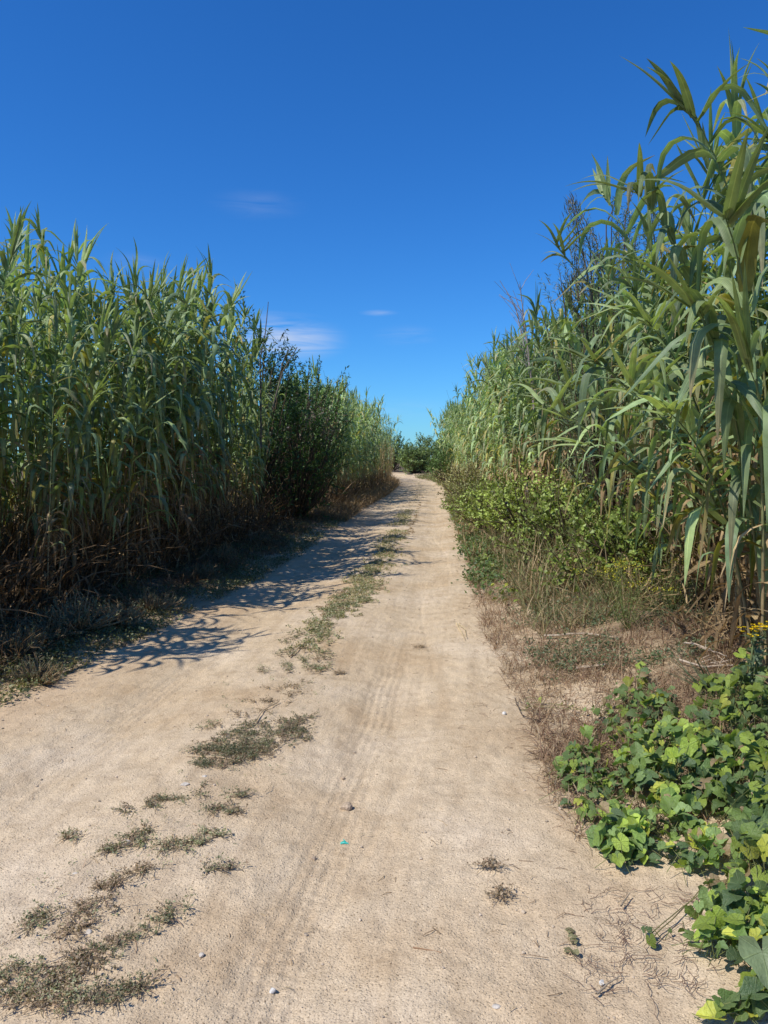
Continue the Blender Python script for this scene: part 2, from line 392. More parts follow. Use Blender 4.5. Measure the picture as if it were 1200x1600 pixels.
for i in range(12):
    H=4.6*r.uniform(.9,1.08); lean=r.uniform(.15,.85)
    pr_=cane(r,np.zeros(3),np.array([.05,0,H*.6]),np.array([lean,r.normal(0,.15),H*(1-.06*lean)]),nleaf=int(r.integers(30,38)),L=.78,W=.08,n=8,t0=r.uniform(.16,.36),ndry=34,pale=r.uniform(-.1,.15))
    ms=[b.mesh(nm,mt) for b,nm,mt in zip(pr_,('culm','foliage','dry_leaves'),(M_culm,M_reed,M_dry))]
    VAR.append((H,ms))
VARL=[]  # lighter versions for the far bed
for i in range(10):
    H=4.6*r.uniform(.9,1.08); lean=r.uniform(.1,.8)
    pr_=cane(r,np.zeros(3),np.array([.05,0,H*.6]),np.array([lean,r.normal(0,.15),H*(1-.06*lean)]),nleaf=28,L=.74,W=.084,n=5,t0=.18,ndry=20,pale=r.uniform(-.1,.15))
    VARL.append((H,[b.arrays() for b in pr_]))
VARD=[]  # brown dried-out reeds
for i in range(4):
    H=4.2
    pr_=cane(r,np.zeros(3),np.array([.05,0,H*.6]),np.array([.6,0,H*.93]),nleaf=10,L=.5,W=.04,n=4,t0=.5,ndry=44,spike=2)
    VARD.append((H,[b.arrays() for b in pr_]))
VARX=[] # dead tan reeds
for i in range(3):
    H=4.6; pr_=cane(r,np.zeros(3),np.array([.1,0,H*.6]),np.array([.9+.5*i,r.normal(0,.3),H*.85]),nleaf=4,L=.5,W=.05,n=7,t0=.75,ndry=46,spike=0)
    VARX.append((H,[b.mesh(nm,mt) for b,nm,mt in zip(pr_,('culm','foliage','dry_leaves'),(M_culm,M_dry,M_dry))]))
# positions
pos=[]
def stand(side,y0,y1,d0,depth,dens,h,tag_,hs=.09,shape=None):
    n=int((y1-y0)*depth*dens)
    ys=r.uniform(y0,y1,n); dd=depth*r.uniform(0,1,n)**1.15
    hh=h if not callable(h) else h(ys)
    for yy,dv,hv in zip(ys,dd,np.broadcast_to(hh,(n,))):
        o_=float(half(yy))+ (d0(yy) if callable(d0) else d0)+dv
        x=float(cx(yy))+side*o_
        pos.append((x,yy,dv,hv*(1+r.normal(0,hs)+.28*float(vn(np.array(x*.55+7),np.array(yy*.55),19))),side,tag_))
stand(-1,4.6,7.0,1.3,3.4,6.,lambda y:np.interp(y,[4,5,7.5],[3.0,3.2,3.15]),'LN')
stand(-1,7.0,16.0,lambda y:np.interp(y,[7.0,9,17],[1.15,1.1,1.25]),3.6,9.,lambda y:np.interp(y,[7.5,9,12,14,16],[3.05,3.2,3.5,3.3,2.9]),'LM')
stand(-1,23.,42,.9,2.8,6.,lambda y:np.interp(y,[22,27,33,42],[3.5,3.8,3.7,3.5]),'LF')
stand(-1,42,57,lambda y:np.interp(y,[42,50,57],[.7,.35,.2]),2.6,7.,lambda y:np.interp(y,[42,50,57],[3.6,3.3,2.8]),'LD')
stand(1,3.4,6.3,lambda y:np.interp(y,[3.4,4.5,6.3],[1.8,1.7,1.7]),2.8,12,lambda y:np.interp(y,[3.4,4.3,5,6.3],[2.6,3.15,3.6,3.8]),'RN')
stand(1,6.3,11.,lambda y:np.interp(y,[6.3,11],[1.8,2.1]),3.0,10.,lambda y:np.interp(y,[6.3,8,11],[3.7,3.4,2.9]),'RM')
stand(1,11,30.,lambda y:np.interp(y,[11,16,30],[2.1,1.4,.9]),3,7.5,lambda y:np.interp(y,[11,13,16,22,30],[2.9,3.3,3.9,4.3,3.9]),'RF')
stand(1,30,54,lambda y:np.interp(y,[30,42,54],[.8,.6,1.0]),2.8,6.,lambda y:np.interp(y,[30,36,45,54],[3.7,3.7,4.2,4.]),'RD')
def score(p):
    x,y_,dv,h_,s_,tg=p
    vis=abs(x)<.5*y_+1.0
    if tg=='LD': return 1e6
    return (0 if vis else 500)+math.hypot(x,y_)*.55+dv*4.0
pos.sort(key=score)
LAB={'LN':('tall green reed at the left edge of the picture, in the stand nearest the viewer','left reeds nearest the viewer'),
'LM':('tall green reed in the thick stand left of the track, before the dark evergreen shrubs','reeds of the thick left stand'),
'LF':('tall pale green reed in the left stand beyond the dark evergreen shrubs','left reeds beyond the shrubs'),
'RN':('tall broad-leaved reed in the nearest stand right of the track, behind the leafy vines','right reeds behind the vines'),
'RM':('tall green reed right of the track, in the stand rising above the brown dry weeds','right reeds above the dry weeds'),
'RF':('blue-green drooping reed in the farther stand on the right of the track','farther right reeds'),
'RD':('distant grey-green reed at the far end of the right-hand stand','distant right reeds')}
DEAD={-1:('dead tan reed with withered leaves among the green reeds left of the track','dead reeds in the left stands'),1:('dead tan reed with withered leaves among the green reeds right of the track','dead reeds in the right stands')}
NIND=285; used_mesh={}
bed=MB()
for k,(x,yy,dv,h_,sd,tg) in enumerate(pos):
    z=float(hgt(x,yy,False))-.02
    # canes lean out over the track toward the light, with scatter
    la=(PI if sd>0 else 0.)+r.normal(0,.9)
    if dv>1.2 or (sd<0 and r.random()<.6): la=r.uniform(0,2*PI)
    if k<NIND:
        dead=(k%14==5); H,ms=VARX[k//14%3] if dead else VAR[int(r.integers(len(VAR)))]; s=h_/H*(.92 if dead else 1)
        root=empty('giant_reed',(x,yy,z),la); root.scale=(s*r.uniform(.9,1.3),s*1.,s); root.rotation_euler=(r.normal(0,.07),r.normal(0,.07),la)
        for m_,nm in zip(ms,('culm','foliage','dry_leaves')):
            o_=bpy.data.objects.new(nm,m_); COL.objects.link(o_); o_.parent=root
        tag(root,*((DEAD[sd][0],'reed',DEAD[sd][1]) if dead else (LAB[tg][0],'reed',LAB[tg][1])))
    else:
        vs=VARD if (tg=='LD' and r.random()<.93) else VARL
        H,arrs=vs[int(r.integers(len(vs)))]; s=h_/H
        tn=1+r.normal(0,.14)
        for a_ in arrs:
            if len(a_[0]): merge(bed,a_,rotz(la,s,r.normal(0,.04),r.normal(0,.04)),np.array([x,yy,z]),tn)
o_=bed.obj('reed_bed',M_reed); tag(o_,'mass of green and drying reeds filling the stands behind the front rows','reeds',kind='stuff')

# reeds that can be told apart
def gz(x,y_): return float(hgt(x,y_,False))
rr=np.random.default_rng(5)
def special(name_label,bx,by,tip,bend=.65,seed=1,**k):
    b=np.array([bx,by,gz(bx,by)]); tip=np.array(tip,float)
    c=b*(1-bend)+np.array([b[0],b[1],tip[2]])*bend
    q=dict(nleaf=26,L=.7,W=.066,n=9,t0=.25,ndry=12); q.update(k)
    place_unique('giant_reed',name_label,'reed',np.random.default_rng(seed),b,c,tip,**q)
special('tallest reed at upper right with spiky erect tip leaves against the sky',2.55,5.0,at(1072,165,4.7),.8,3,L=.72,W=.085,nleaf=24,t0=.3)
special('reed arching in from the right edge near the top corner',3.3,5.3,at(1195,205,4.9),.8,4,L=.55,W=.05)
special('reed with three erect pointed leaves left of the tallest right-hand reed',2.6,5.6,at(985,290,5.0),.8,6,L=.65,W=.07)
special('long bare-stemmed reed leaning down to the left over the right verge with drooping leaf tuft',3.0,5.2,at(850,630,5.0),.35,7,t0=.55,nleaf=13,L=.62,W=.062,ndry=4)
special('reed with very broad pale leaves hanging at the right edge of the picture',2.15,4.3,at(1130,330,3.7),.8,8,L=.78,W=.085,nleaf=22,pale=.15)
special('reed with long pale leaves hanging low above the yellow flowers',2.35,4.4,at(1165,560,3.7),.7,9,L=.75,W=.08,nleaf=20,pale=.15,t0=.2)
special('reed bending low over the brown weeds with leaf blades hanging toward the ground',2.5,5.3,at(985,600,4.6),.6,10,L=.7,W=.065,nleaf=22,t0=.3,pale=.1)
special('reed leaning out of the right stand with brownish furled tip pointing up left',3.0,7.6,at(868,382,7.2),.6,12,L=.6,W=.055,nleaf=16,t0=.4,spike=7)
special('tallest reed of the left stand with a dark spiky tip',-3.75,8.8,at(62,365,8.8),.9,13,L=.55,W=.055,nleaf=30)
special('reed just right of the tallest left reed with curled top leaves',-3.6,9.2,at(120,392,9.2),.9,14,L=.55,W=.055,nleaf=30)
special('reed with a dark leafy tip at the middle of the left skyline',-3.1,11.2,at(300,430,11.2),.9,15,L=.55,W=.055,nleaf=30)
special('pale yellow-green reed at the right end of the thick left stand',-2.75,13.6,at(385,492,13.4),.9,16,L=.6,W=.055,nleaf=30,pale=.3)
special('low reed with long pale leaves drooping from the front of the left stand',-3.3,7.9,at(150,610,7.2),.7,17,L=.62,W=.05,nleaf=16,pale=.3,t0=.35)
special('short reed with pale arched leaves in front of the left stand',-2.9,8.6,at(225,640,8.0),.7,18,L=.6,W=.05,nleaf=14,pale=.3,t0=.35)
special('young yellow-green reed tuft at the foot of the right-hand stand far along',2.75,17.5,at(770,735,17.2),.7,19,L=.6,W=.05,nleaf=12,pale=.4,t0=.2,ndry=2)

for k_,(bx,by,px,py,Y) in enumerate(((2.7,6.0,925,560,5.6),(2.75,6.6,905,690,6.1),(2.9,7.4,880,600,7.0),(2.4,4.9,1040,640,4.3),(2.5,5.2,1010,500,4.7),(3.0,8.4,870,520,7.9),(2.9,9.5,845,620,9.2),(2.35,4.6,1090,480,4.0))):
    b_=np.array([bx,by,gz(bx,by)]); t_=at(px,py,Y); c_=b_*.35+np.array([b_[0]*.6+t_[0]*.4,b_[1],t_[2]+.5])*.65
    place_unique('giant_reed','reed bowed far out from the right stand with long blades hanging over the verge','reed',np.random.default_rng(60+k_),b_,c_,t_,'reeds bowed out over the right verge',nleaf=24,L=.72,W=.075,n=9,t0=.25,ndry=10,pale=.1)
# bare stems and twigs
def poly(B,pts,r0,r1,col,sides=5,jit=.0,rr_=rng,n=8):
    pts=np.array(pts,float); t=np.linspace(0,len(pts)-1,n*(len(pts)-1)+1)
    P=np.stack([np.interp(t,range(len(pts)),pts[:,k]) for k in range(3)],1)
    P+=np.cumsum(rr_.normal(0,jit,P.shape),0)*.5
    tube(B,P,np.linspace(r0,r1,len(P)),col,sides)
GREY=np.array([.26,.22,.18])
B=MB(); b=at(408,700,14.2); poly(B,[b,at(407,560,14.2),at(416,520,14.2),at(421,470,14.2)],.018,.006,GREY*.6,5,.004); tag(B.obj('dead_reed',M_wood),'thin bare dead reed rising against the sky above the left stand','dead reed')
B=MB(); poly(B,[at(425,640,14.8),at(442,580,14.8),at(465,542,14.8)],.018,.008,GREY*.7,5,.004); tag(B.obj('dead_reed',M_wood),'short bare dead reed slanting to the right above the dark evergreen shrubs','dead reed')
# fine leafless sprigs on the right
B=MB(); q=np.random.default_rng(2)
base=at(835,640,15.5); poly(B,[base,at(822,520,15.5),at(812,445,15.5)],.02,.004,(.35,.29,.27),5,.006)
for k in range(26):
    f=q.uniform(.25,1); p=base*(1-f)+at(812,445,15.5)*f; e=p+np.array([q.normal(-.25,.28),q.normal(0,.2),q.uniform(.2,.7)])
    poly(B,[p,(p+e)/2+q.normal(0,.03,3),e],.007,.003,(.38,.32,.30),4,.004)
poly(B,[at(838,620,15.5),at(805,480,15.5),at(780,441,15.5)],.014,.005,(.42,.36,.34),4,.006)
tag(B.obj('bare_branch',M_wood),'pale leafless sprigs rising from the right-hand stand into the sky','branch')

# ------------------------------------------------------------------ shrubs
def shrub(r,H,Rx,Ry,nshoot,per,L,W,col,colv=.25,shoot=.4,up=.9,z0=.05,trunk=True,wcol=(.12,.09,.06),lump=.35,hue=(0,0,0)):
    wood,fol=MB(),MB()
    # shoot bases filling an uneven ellipsoid, more of them near its surface
    d=norm(r.normal(size=(nshoot,3))); rad=r.uniform(.25,1,nshoot)**.55
    ph=np.arctan2(d[:,1],d[:,0]); lum=1+lump*np.sin(ph*3+r.uniform(0,6))*.5+lump*vn(d[:,0]*2.3+9,d[:,2]*2.3+d[:,1]*2,int(r.integers(99)))*1.6
    P=d*(rad*lum)[:,None]*np.array([Rx,Ry,H*.5]); P[:,2]=np.maximum(P[:,2]+H*.5,z0)
    sdir=norm(d*np.array([.8,.8,.4])+np.array([0,0,up])+r.normal(0,.35,(nshoot,3)))
    for k in range(min(nshoot,140)):
        poly(wood,[P[k]*np.array([.25,.25,.1]),P[k]*np.array([.7,.7,.55]),P[k],P[k]+sdir[k]*shoot],.02,.003,wcol,4,.01,r,3)
    if trunk:
        for k in range(5):
            e=np.array([r.normal(0,Rx*.3),r.normal(0,Ry*.3),H*.6]); poly(wood,[(r.normal(0,.1),r.normal(0,.1),-.05),e*.5,e],.05,.02,wcol,6,.01,r,5)
    f=np.tile(np.linspace(.0,1,per),nshoot); i=np.repeat(np.arange(nshoot),per)
    base=P[i]+sdir[i]*(f*shoot)[:,None]
    ld=sdir[i]*.8+norm(r.normal(size=(len(i),3)))*.9
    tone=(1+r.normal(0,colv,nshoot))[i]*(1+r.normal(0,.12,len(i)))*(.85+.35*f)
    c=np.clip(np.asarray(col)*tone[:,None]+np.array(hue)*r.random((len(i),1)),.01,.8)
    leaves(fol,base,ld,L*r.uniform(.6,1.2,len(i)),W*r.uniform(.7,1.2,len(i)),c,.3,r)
    return wood,fol
def put_shrub(name,label,cat,loc,args,group=None,rz=0):
    root=empty(name,loc,rz); w,f=shrub(**args); w.obj('branches',M_wood,root); f.obj('foliage',M_leaf,root)
    return tag(root,label,cat,group)
DG=(.035,.075,.022)
q=np.random.default_rng(21)
def P0(x,y_): return (x,y_,gz(x,y_)-.02)
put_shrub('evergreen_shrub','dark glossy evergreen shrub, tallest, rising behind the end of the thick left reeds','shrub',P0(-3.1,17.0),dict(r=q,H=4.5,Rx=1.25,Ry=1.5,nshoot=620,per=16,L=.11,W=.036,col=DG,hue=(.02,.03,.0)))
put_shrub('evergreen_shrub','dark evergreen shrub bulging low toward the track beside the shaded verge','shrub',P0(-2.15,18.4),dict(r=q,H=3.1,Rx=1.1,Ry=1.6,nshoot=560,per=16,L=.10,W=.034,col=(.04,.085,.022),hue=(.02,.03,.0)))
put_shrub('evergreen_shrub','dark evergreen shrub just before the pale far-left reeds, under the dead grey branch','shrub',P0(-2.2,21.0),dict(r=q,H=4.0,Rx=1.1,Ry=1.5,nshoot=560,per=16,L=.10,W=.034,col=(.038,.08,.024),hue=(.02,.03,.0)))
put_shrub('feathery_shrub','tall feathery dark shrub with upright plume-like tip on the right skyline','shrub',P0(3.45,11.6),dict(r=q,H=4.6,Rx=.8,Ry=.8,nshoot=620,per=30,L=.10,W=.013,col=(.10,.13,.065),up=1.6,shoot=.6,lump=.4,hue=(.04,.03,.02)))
# plume shoots on top of it
B=MB(); bb=MB()
for (x0,y0,x1,y1,nn) in ((925,470,893,312,420),(955,480,935,400,200),(905,470,900,430,160),(975,470,985,425,150)):
    a=at(x0,y0,11.4); e=at(x1,y1,11.4); f=q.uniform(0,1,nn)**.9; p=a+(e-a)*f[:,None]
    wd=(.20*(1-f)+.03)[:,None]; p=p+q.normal(0,1,(nn,3))*wd*np.array([1,1,.5])
    leaves(B,p,norm(e-a)*1.0+q.normal(0,.45,(nn,3)),q.uniform(.08,.16,nn),.014,np.array([.12,.115,.08])*q.uniform(.6,1.3,(nn,1)),.3,q)
    poly(bb,[a,(a+e)/2+q.normal(0,.03,3),e],.02,.004,(.15,.12,.08),4,.004,q)
root=empty('seed_plume',at(925,480,11.4)); root['label']='narrow brownish plume of seed stalks standing highest above the feathery shrub'; root['category']='plume'
for m_,nm,mt in ((B,'florets',M_leaf),(bb,'stalk',M_wood)):
    o_=m_.obj(nm,mt,root); o_.location=-np.array(root.location)
put_shrub('round_bush','bright green rounded bush on the right side at the far bend of the track','bush',P0(3.75,45.0),dict(r=q,H=2.1,Rx=1.1,Ry=1.2,nshoot=500,per=12,L=.12,W=.05,col=(.13,.21,.06),shoot=.35))
for (x,y_,H,Rx,Ry,c,lab) in ((.6,74,3.6,1.8,1.8,(.09,.15,.05),'dark green tree crown closing the far end of the track, left of its middle'),
    (4.0,70,3.0,1.7,1.8,(.15,.20,.07),'green bushy crown at the far end, right behind the track bend'),
    (-2.2,74,4.0,2.0,1.8,(.10,.15,.05),'dark bushy crown behind the brown dried reeds at the far end'),
    (2.6,66,2.2,1.3,1.2,(.18,.24,.08),'light green bush standing where the track disappears'),
    (6.0,68,3.6,1.8,1.8,(.14,.19,.07),'green bush rising behind the small bush at the right of the bend')):
    put_shrub('distant_bush',lab,'bush',P0(x,y_),dict(r=q,H=H,Rx=Rx,Ry=Ry,nshoot=420,per=12,L=.2,W=.09,col=c,shoot=.5,up=.6))
# leafy bramble mounds under the right-hand reeds
for (Yp,off_,H,Rx,Ry,c,lab) in ((15.5,.7,.85,.75,1.6,(.18,.24,.06),'yellow-green leafy bramble mound nearest the track edge under the farther right reeds'),
    (12.6,1.1,.9,.85,1.3,(.21,.27,.06),'yellow-green bramble mound under the drooping tuft of the leaning reed'),
    (10.2,1.35,.75,.75,1.0,(.21,.28,.07),'green bramble mound between the brown weeds and the right reeds'),
    (8.2,1.65,.6,.65,.9,(.18,.25,.06),'low green bramble mound at the foot of the nearer right reeds'),
    (20.,.6,.85,.75,2.0,(.19,.21,.08),'pale green weedy mound at the right edge farther along the track'),
    (27.,.5,1.1,.7,3.0,(.21,.20,.09),'tan and green weedy mound beyond the pale green one on the right')):
    x=float(cx(Yp)+half(Yp))+off_
    put_shrub('bramble_mound',lab,'bush',P0(x,Yp),dict(r=q,H=H,Rx=Rx,Ry=Ry,nshoot=420,per=11,L=.062,W=.046,col=c,shoot=.34,up=.5,trunk=False,lump=.7,colv=.4,hue=(.06,.04,0)))
# grey herb clumps in the shade on the left
hb=MB(); 
w_,f_=shrub(np.random.default_rng(3),.30,.38,.38,150,12,.035,.014,(.16,.17,.10),shoot=.13,up=.8,trunk=False,lump=.8,wcol=(.25,.18,.1))
hw,hf=w_.mesh('stems',M_wood),f_.mesh('foliage',M_leaf)
HL=['grey-green herb clump in the shade at the lower left, nearest the left edge','grey-green herb clump second from the left edge in the shaded verge','tallest grey-green herb clump below the left reeds','grey-green herb clump where the shaded verge meets the sand','small herb clump in shade beside the dry arching grass','herb clump in the shaded left verge farther along','herb clump below the dry brown tangle on the left','farthest herb clump at the foot of the thick left stand','dusty herb clump close to the left track edge in half shade']
for k,(px,py,s) in enumerate(((20,1030,.55),(75,1000,.6),(125,985,.7),(185,975,.6),(235,955,.5),(310,905,.55),(345,880,.6),(395,850,.6),(60,1065,.4))):
    p=g(px,py); root=empty('herb_clump',p,k*1.3); root.scale=(s,s,s*(.8 if k%2 else 1.))
    for m_,nm in ((hw,'stems'),(hf,'foliage')):
        o_=bpy.data.objects.new(nm,m_); COL.objects.link(o_); o_.parent=root
    tag(root,HL[k],'herb','herb clumps on the shaded left verge')
# dead grey branch with pale dry leaves on the left
B=MB(); bb=MB(); b=at(425,682,19.5); e=at(505,645,18.8); poly(bb,[b,(b+e)/2+np.array([0,0,.05]),e],.03,.012,(.38,.33,.29),6,.006,q)
poly(bb,[(b+e)/2,at(520,690,18.8)],.012,.005,(.38,.33,.29),5,.01,q)
n=420; c0=at(490,660,18.9); p=c0+q.normal(0,1,(n,3))*np.array([.26,.25,.22]); p[:,2]+=.0
leaves(B,p,q.normal(0,.6,(n,3))+np.array([.5,0,-.5]),q.uniform(.08,.2,n),.03,np.array([.38,.30,.24])*q.uniform(.5,1.1,(n,1)),.4,q)
root=empty('dead_branch',b); tag(root,'dead grey branch with pale dry leaves sticking out of the left shrubs','branch')
for m_,nm,mt in ((bb,'limb',M_wood),(B,'dry_leaves',M_dry)):
    o_=m_.obj(nm,mt,root); o_.location=-np.array(root.location)

# ------------------------------------------------------------------ verge cover (nobody could count it)
def scatter(B,pts,r,L,W,cols,e=(.5,1.4),droop=(0,1.2),n=4,rib=1,lean=0):
    N=len(pts); c=np.array(cols)[r.integers(0,len(cols),N)]*r.uniform(.65,1.25,(N,1))
    blades(B,pts,r.uniform(0,2*PI,N),r.uniform(*e,N),r.uniform(*droop,N),r.uniform(*L,N),r.uniform(*W,N),c,c*.95,n,0,1,.1,r.normal(0,.8,N),r.normal(0,.6,N),rib)
def verge_pts(r,side,y0,y1,o0,o1,n,clump=.9,s=71,thr=-.05,power=1.):
    """random points on the verge, nearer ones denser, gathered in clumps"""
    yy=np.exp(r.uniform(math.log(y0),math.log(y1),n*3)); oo=r.uniform(0,1,n*3)
    a=np.interp(yy,*o0) if isinstance(o0,tuple) else o0; b_=np.interp(yy,*o1) if isinstance(o1,tuple) else o1
    o_=a+(b_-a)*oo; x=cx(yy)+side*(half(yy)+o_)
    m=fbm(x,yy,clump*2,3,s)+r.uniform(-.2,.2,len(x))>thr
    x,yy=x[m][:n],yy[m][:n]
    return np.stack([x,yy,hgt(x,yy,False)-.005],1)
r=np.random.default_rng(31)
RB=[(.33,.21,.13),(.40,.28,.17),(.24,.15,.10),(.46,.36,.23)]
B=MB()
scatter(B,verge_pts(r,1,3.6,12,-.12,2.1,30000,1.0,71,-.22),r,(.05,.22),(.0025,.006),RB,(.2,1.4),(.2,1.8))
scatter(B,verge_pts(r,1,3.1,5.8,-.15,1.5,9000,1.2,78,-.3),r,(.04,.18),(.0025,.006),RB,(.2,1.4),(.2,1.8))
scatter(B,verge_pts(r,1,6.5,24,.3,1.9,3600,1.1,79,-.05),r,(.12,.5),(.006,.012),[(.42,.33,.19),(.30,.24,.12),(.22,.24,.10)],(.8,1.5),(.1,1.2),4)
scatter(B,verge_pts(r,1,7.5,27,.35,1.7,2600,.8,85,-.3),r,(.3,.95),(.006,.012),[(.46,.36,.21),(.34,.25,.13),(.24,.27,.11)],(.8,1.5),(.1,1.2),5)
scatter(B,verge_pts(r,1,11,60,-.1,1.4,7000,.6,72,-.2),r,(.12,.5),(.008,.018),[(.30,.21,.12),(.38,.28,.15),(.25,.2,.1)],(.7,1.4),(.1,1.))
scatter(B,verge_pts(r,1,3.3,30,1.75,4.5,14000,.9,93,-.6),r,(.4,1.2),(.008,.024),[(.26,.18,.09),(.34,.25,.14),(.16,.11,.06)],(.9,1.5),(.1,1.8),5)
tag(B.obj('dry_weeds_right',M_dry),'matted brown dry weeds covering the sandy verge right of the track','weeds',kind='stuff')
B=MB()
scatter(B,verge_pts(r,-1,4.2,20,.35,1.7,16000,.9,73,-.15),r,(.08,.42),(.004,.010),[(.30,.20,.11),(.24,.15,.08),(.40,.29,.17),(.17,.12,.07)],(.3,1.4),(.3,2.0))
scatter(B,verge_pts(r,-1,19,60,-.05,1.0,9000,.5,74,-.25),r,(.15,.55),(.01,.02),[(.50,.34,.17),(.46,.34,.19),(.36,.25,.13)],(.6,1.4),(.2,1.4))
scatter(B,verge_pts(r,-1,4.6,14,-.05,.7,9000,1.3,75,-.05),r,(.03,.12),(.003,.006),[(.20,.20,.08),(.34,.25,.13),(.28,.24,.11)],(.3,1.3),(.2,1.5))
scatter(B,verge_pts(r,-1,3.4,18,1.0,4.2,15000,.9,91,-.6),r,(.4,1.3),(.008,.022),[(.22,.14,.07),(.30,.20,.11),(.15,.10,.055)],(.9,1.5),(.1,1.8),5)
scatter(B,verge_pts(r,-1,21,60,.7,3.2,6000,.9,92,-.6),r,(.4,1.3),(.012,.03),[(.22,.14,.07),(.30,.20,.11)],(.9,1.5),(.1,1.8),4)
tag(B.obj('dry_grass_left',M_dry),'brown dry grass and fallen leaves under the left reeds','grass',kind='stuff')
# fallen dry reed leaves lying under both stands
B=MB()
for sd,a_,b_ in ((-1,.9,2.6),(1,1.2,2.8)):
    p=verge_pts(r,sd,3.5,20,a_,b_,2600,1.,77,-.4); p[:,2]+=r.uniform(.01,.5,len(p))**2
    N=len(p); c=DRD+(DRY*1.1-DRD)*r.uniform(0,1,(N,1))
    blades(B,p,r.uniform(0,2*PI,N),r.normal(.1,.5,N),r.normal(.2,.6,N),r.uniform(.15,.5,N),r.uniform(.008,.028,N),c,c,4,0,1,.4,r.normal(0,1.5,N),r.normal(0,.8,N),1)
tag(B.obj('leaf_litter',M_dry),'pale dry reed leaves littering the ground beneath the stands','leaves',kind='stuff')
# green creeping herbs on the right verge
B=MB(); 
def herb(B,p,r,L,W,cols,h=.06,per=7):
    N=len(p); i=np.repeat(np.arange(N),per); c=np.array(cols)[r.integers(0,len(cols),N)][i]*r.uniform(.7,1.25,(len(i),1))
    b_=p[i]+r.normal(0,1,(len(i),3))*np.array([h*.6,h*.6,0])+np.stack([0*i,0*i,r.uniform(0,h,len(i))],1)
    d=r.normal(0,1,(len(i),3)); d[:,2]=np.abs(d[:,2])*.5+.1
    leaves(B,b_,d,r.uniform(*L,len(i)),r.uniform(*W,len(i)),c,.2,r)
G1=[(.10,.16,.05),(.13,.19,.06),(.08,.13,.045),(.16,.19,.06)]
herb(B,verge_pts(r,1,8.5,24,-.08,1.1,2400,.7,81,-.05),r,(.03,.07),(.02,.045),G1,.13,8)
herb(B,verge_pts(r,1,5.2,11,.15,1.9,1700,1.5,82,.10),r,(.015,.035),(.008,.02),[(.10,.14,.07),(.14,.17,.08)],.07,9)
herb(B,verge_pts(r,1,22,60,-.05,.8,1500,.5,83,-.1),r,(.06,.12),(.03,.06),[(.14,.17,.06),(.2,.19,.08)],.25,8)
tag(B.obj('green_ground_cover',M_leaf),'low green herbs creeping along the right edge of the track','weeds',kind='stuff')
B=MB()
herb(B,verge_pts(r,-1,4.5,20,-.05,1.5,5200,1.1,84,-.08),r,(.012,.04),(.007,.022),[(.13,.15,.06),(.20,.17,.08),(.10,.12,.05)],.08,9)
tag(B.obj('low_herbs_left',M_leaf),'small dusty herbs along the shaded left verge','weeds',kind='stuff')

# fennel-like yellow weed
def fennel(px,py,H,lab,n=9):
    p=g(px,py); q=np.random.default_rng(int(px)); st,fl,fo=MB(),MB(),MB()
    for k in range(n):
        e=np.array([q.normal(0,.16),q.normal(0,.16),H*q.uniform(.6,1)]); poly(st,[(0,0,0),e*.5+q.normal(0,.02,3),e],.004,.0015,(.14,.17,.06),4,.003,q,4)
        m=90; f=q.uniform(.15,1,m)[:,None]; b_=e*f+q.normal(0,.05,(m,3)); leaves(fo,b_,q.normal(0,1,(m,3))+[0,0,.5],q.uniform(.03,.06,m),.004,np.array([.16,.19,.05])*q.uniform(.7,1.2,(m,1)),.1,q)
        m=26; b_=e+q.normal(0,.035,(m,3))*np.array([1,1,.4]); leaves(fl,b_,q.normal(0,1,(m,3))+[0,0,.6],.012,.010,(.55,.50,.05),.2,q)
    root=empty('yellow_weed',p); st.obj('stems',M_leaf,root); fo.obj('foliage',M_leaf,root); fl.obj('flowers',M_petal,root)
    tag(root,lab,'weed','wispy yellow weeds')
fennel(980,985,.55,'wispy yellow-flecked weed between the brown weeds and the right reeds',12)
fennel(1050,960,.6,'wispy yellow-flecked weed at the foot of the nearer right reeds, farther right',9)
fennel(955,945,.45,'wispy yellow-flecked weed farthest back beside the bramble mound',9)

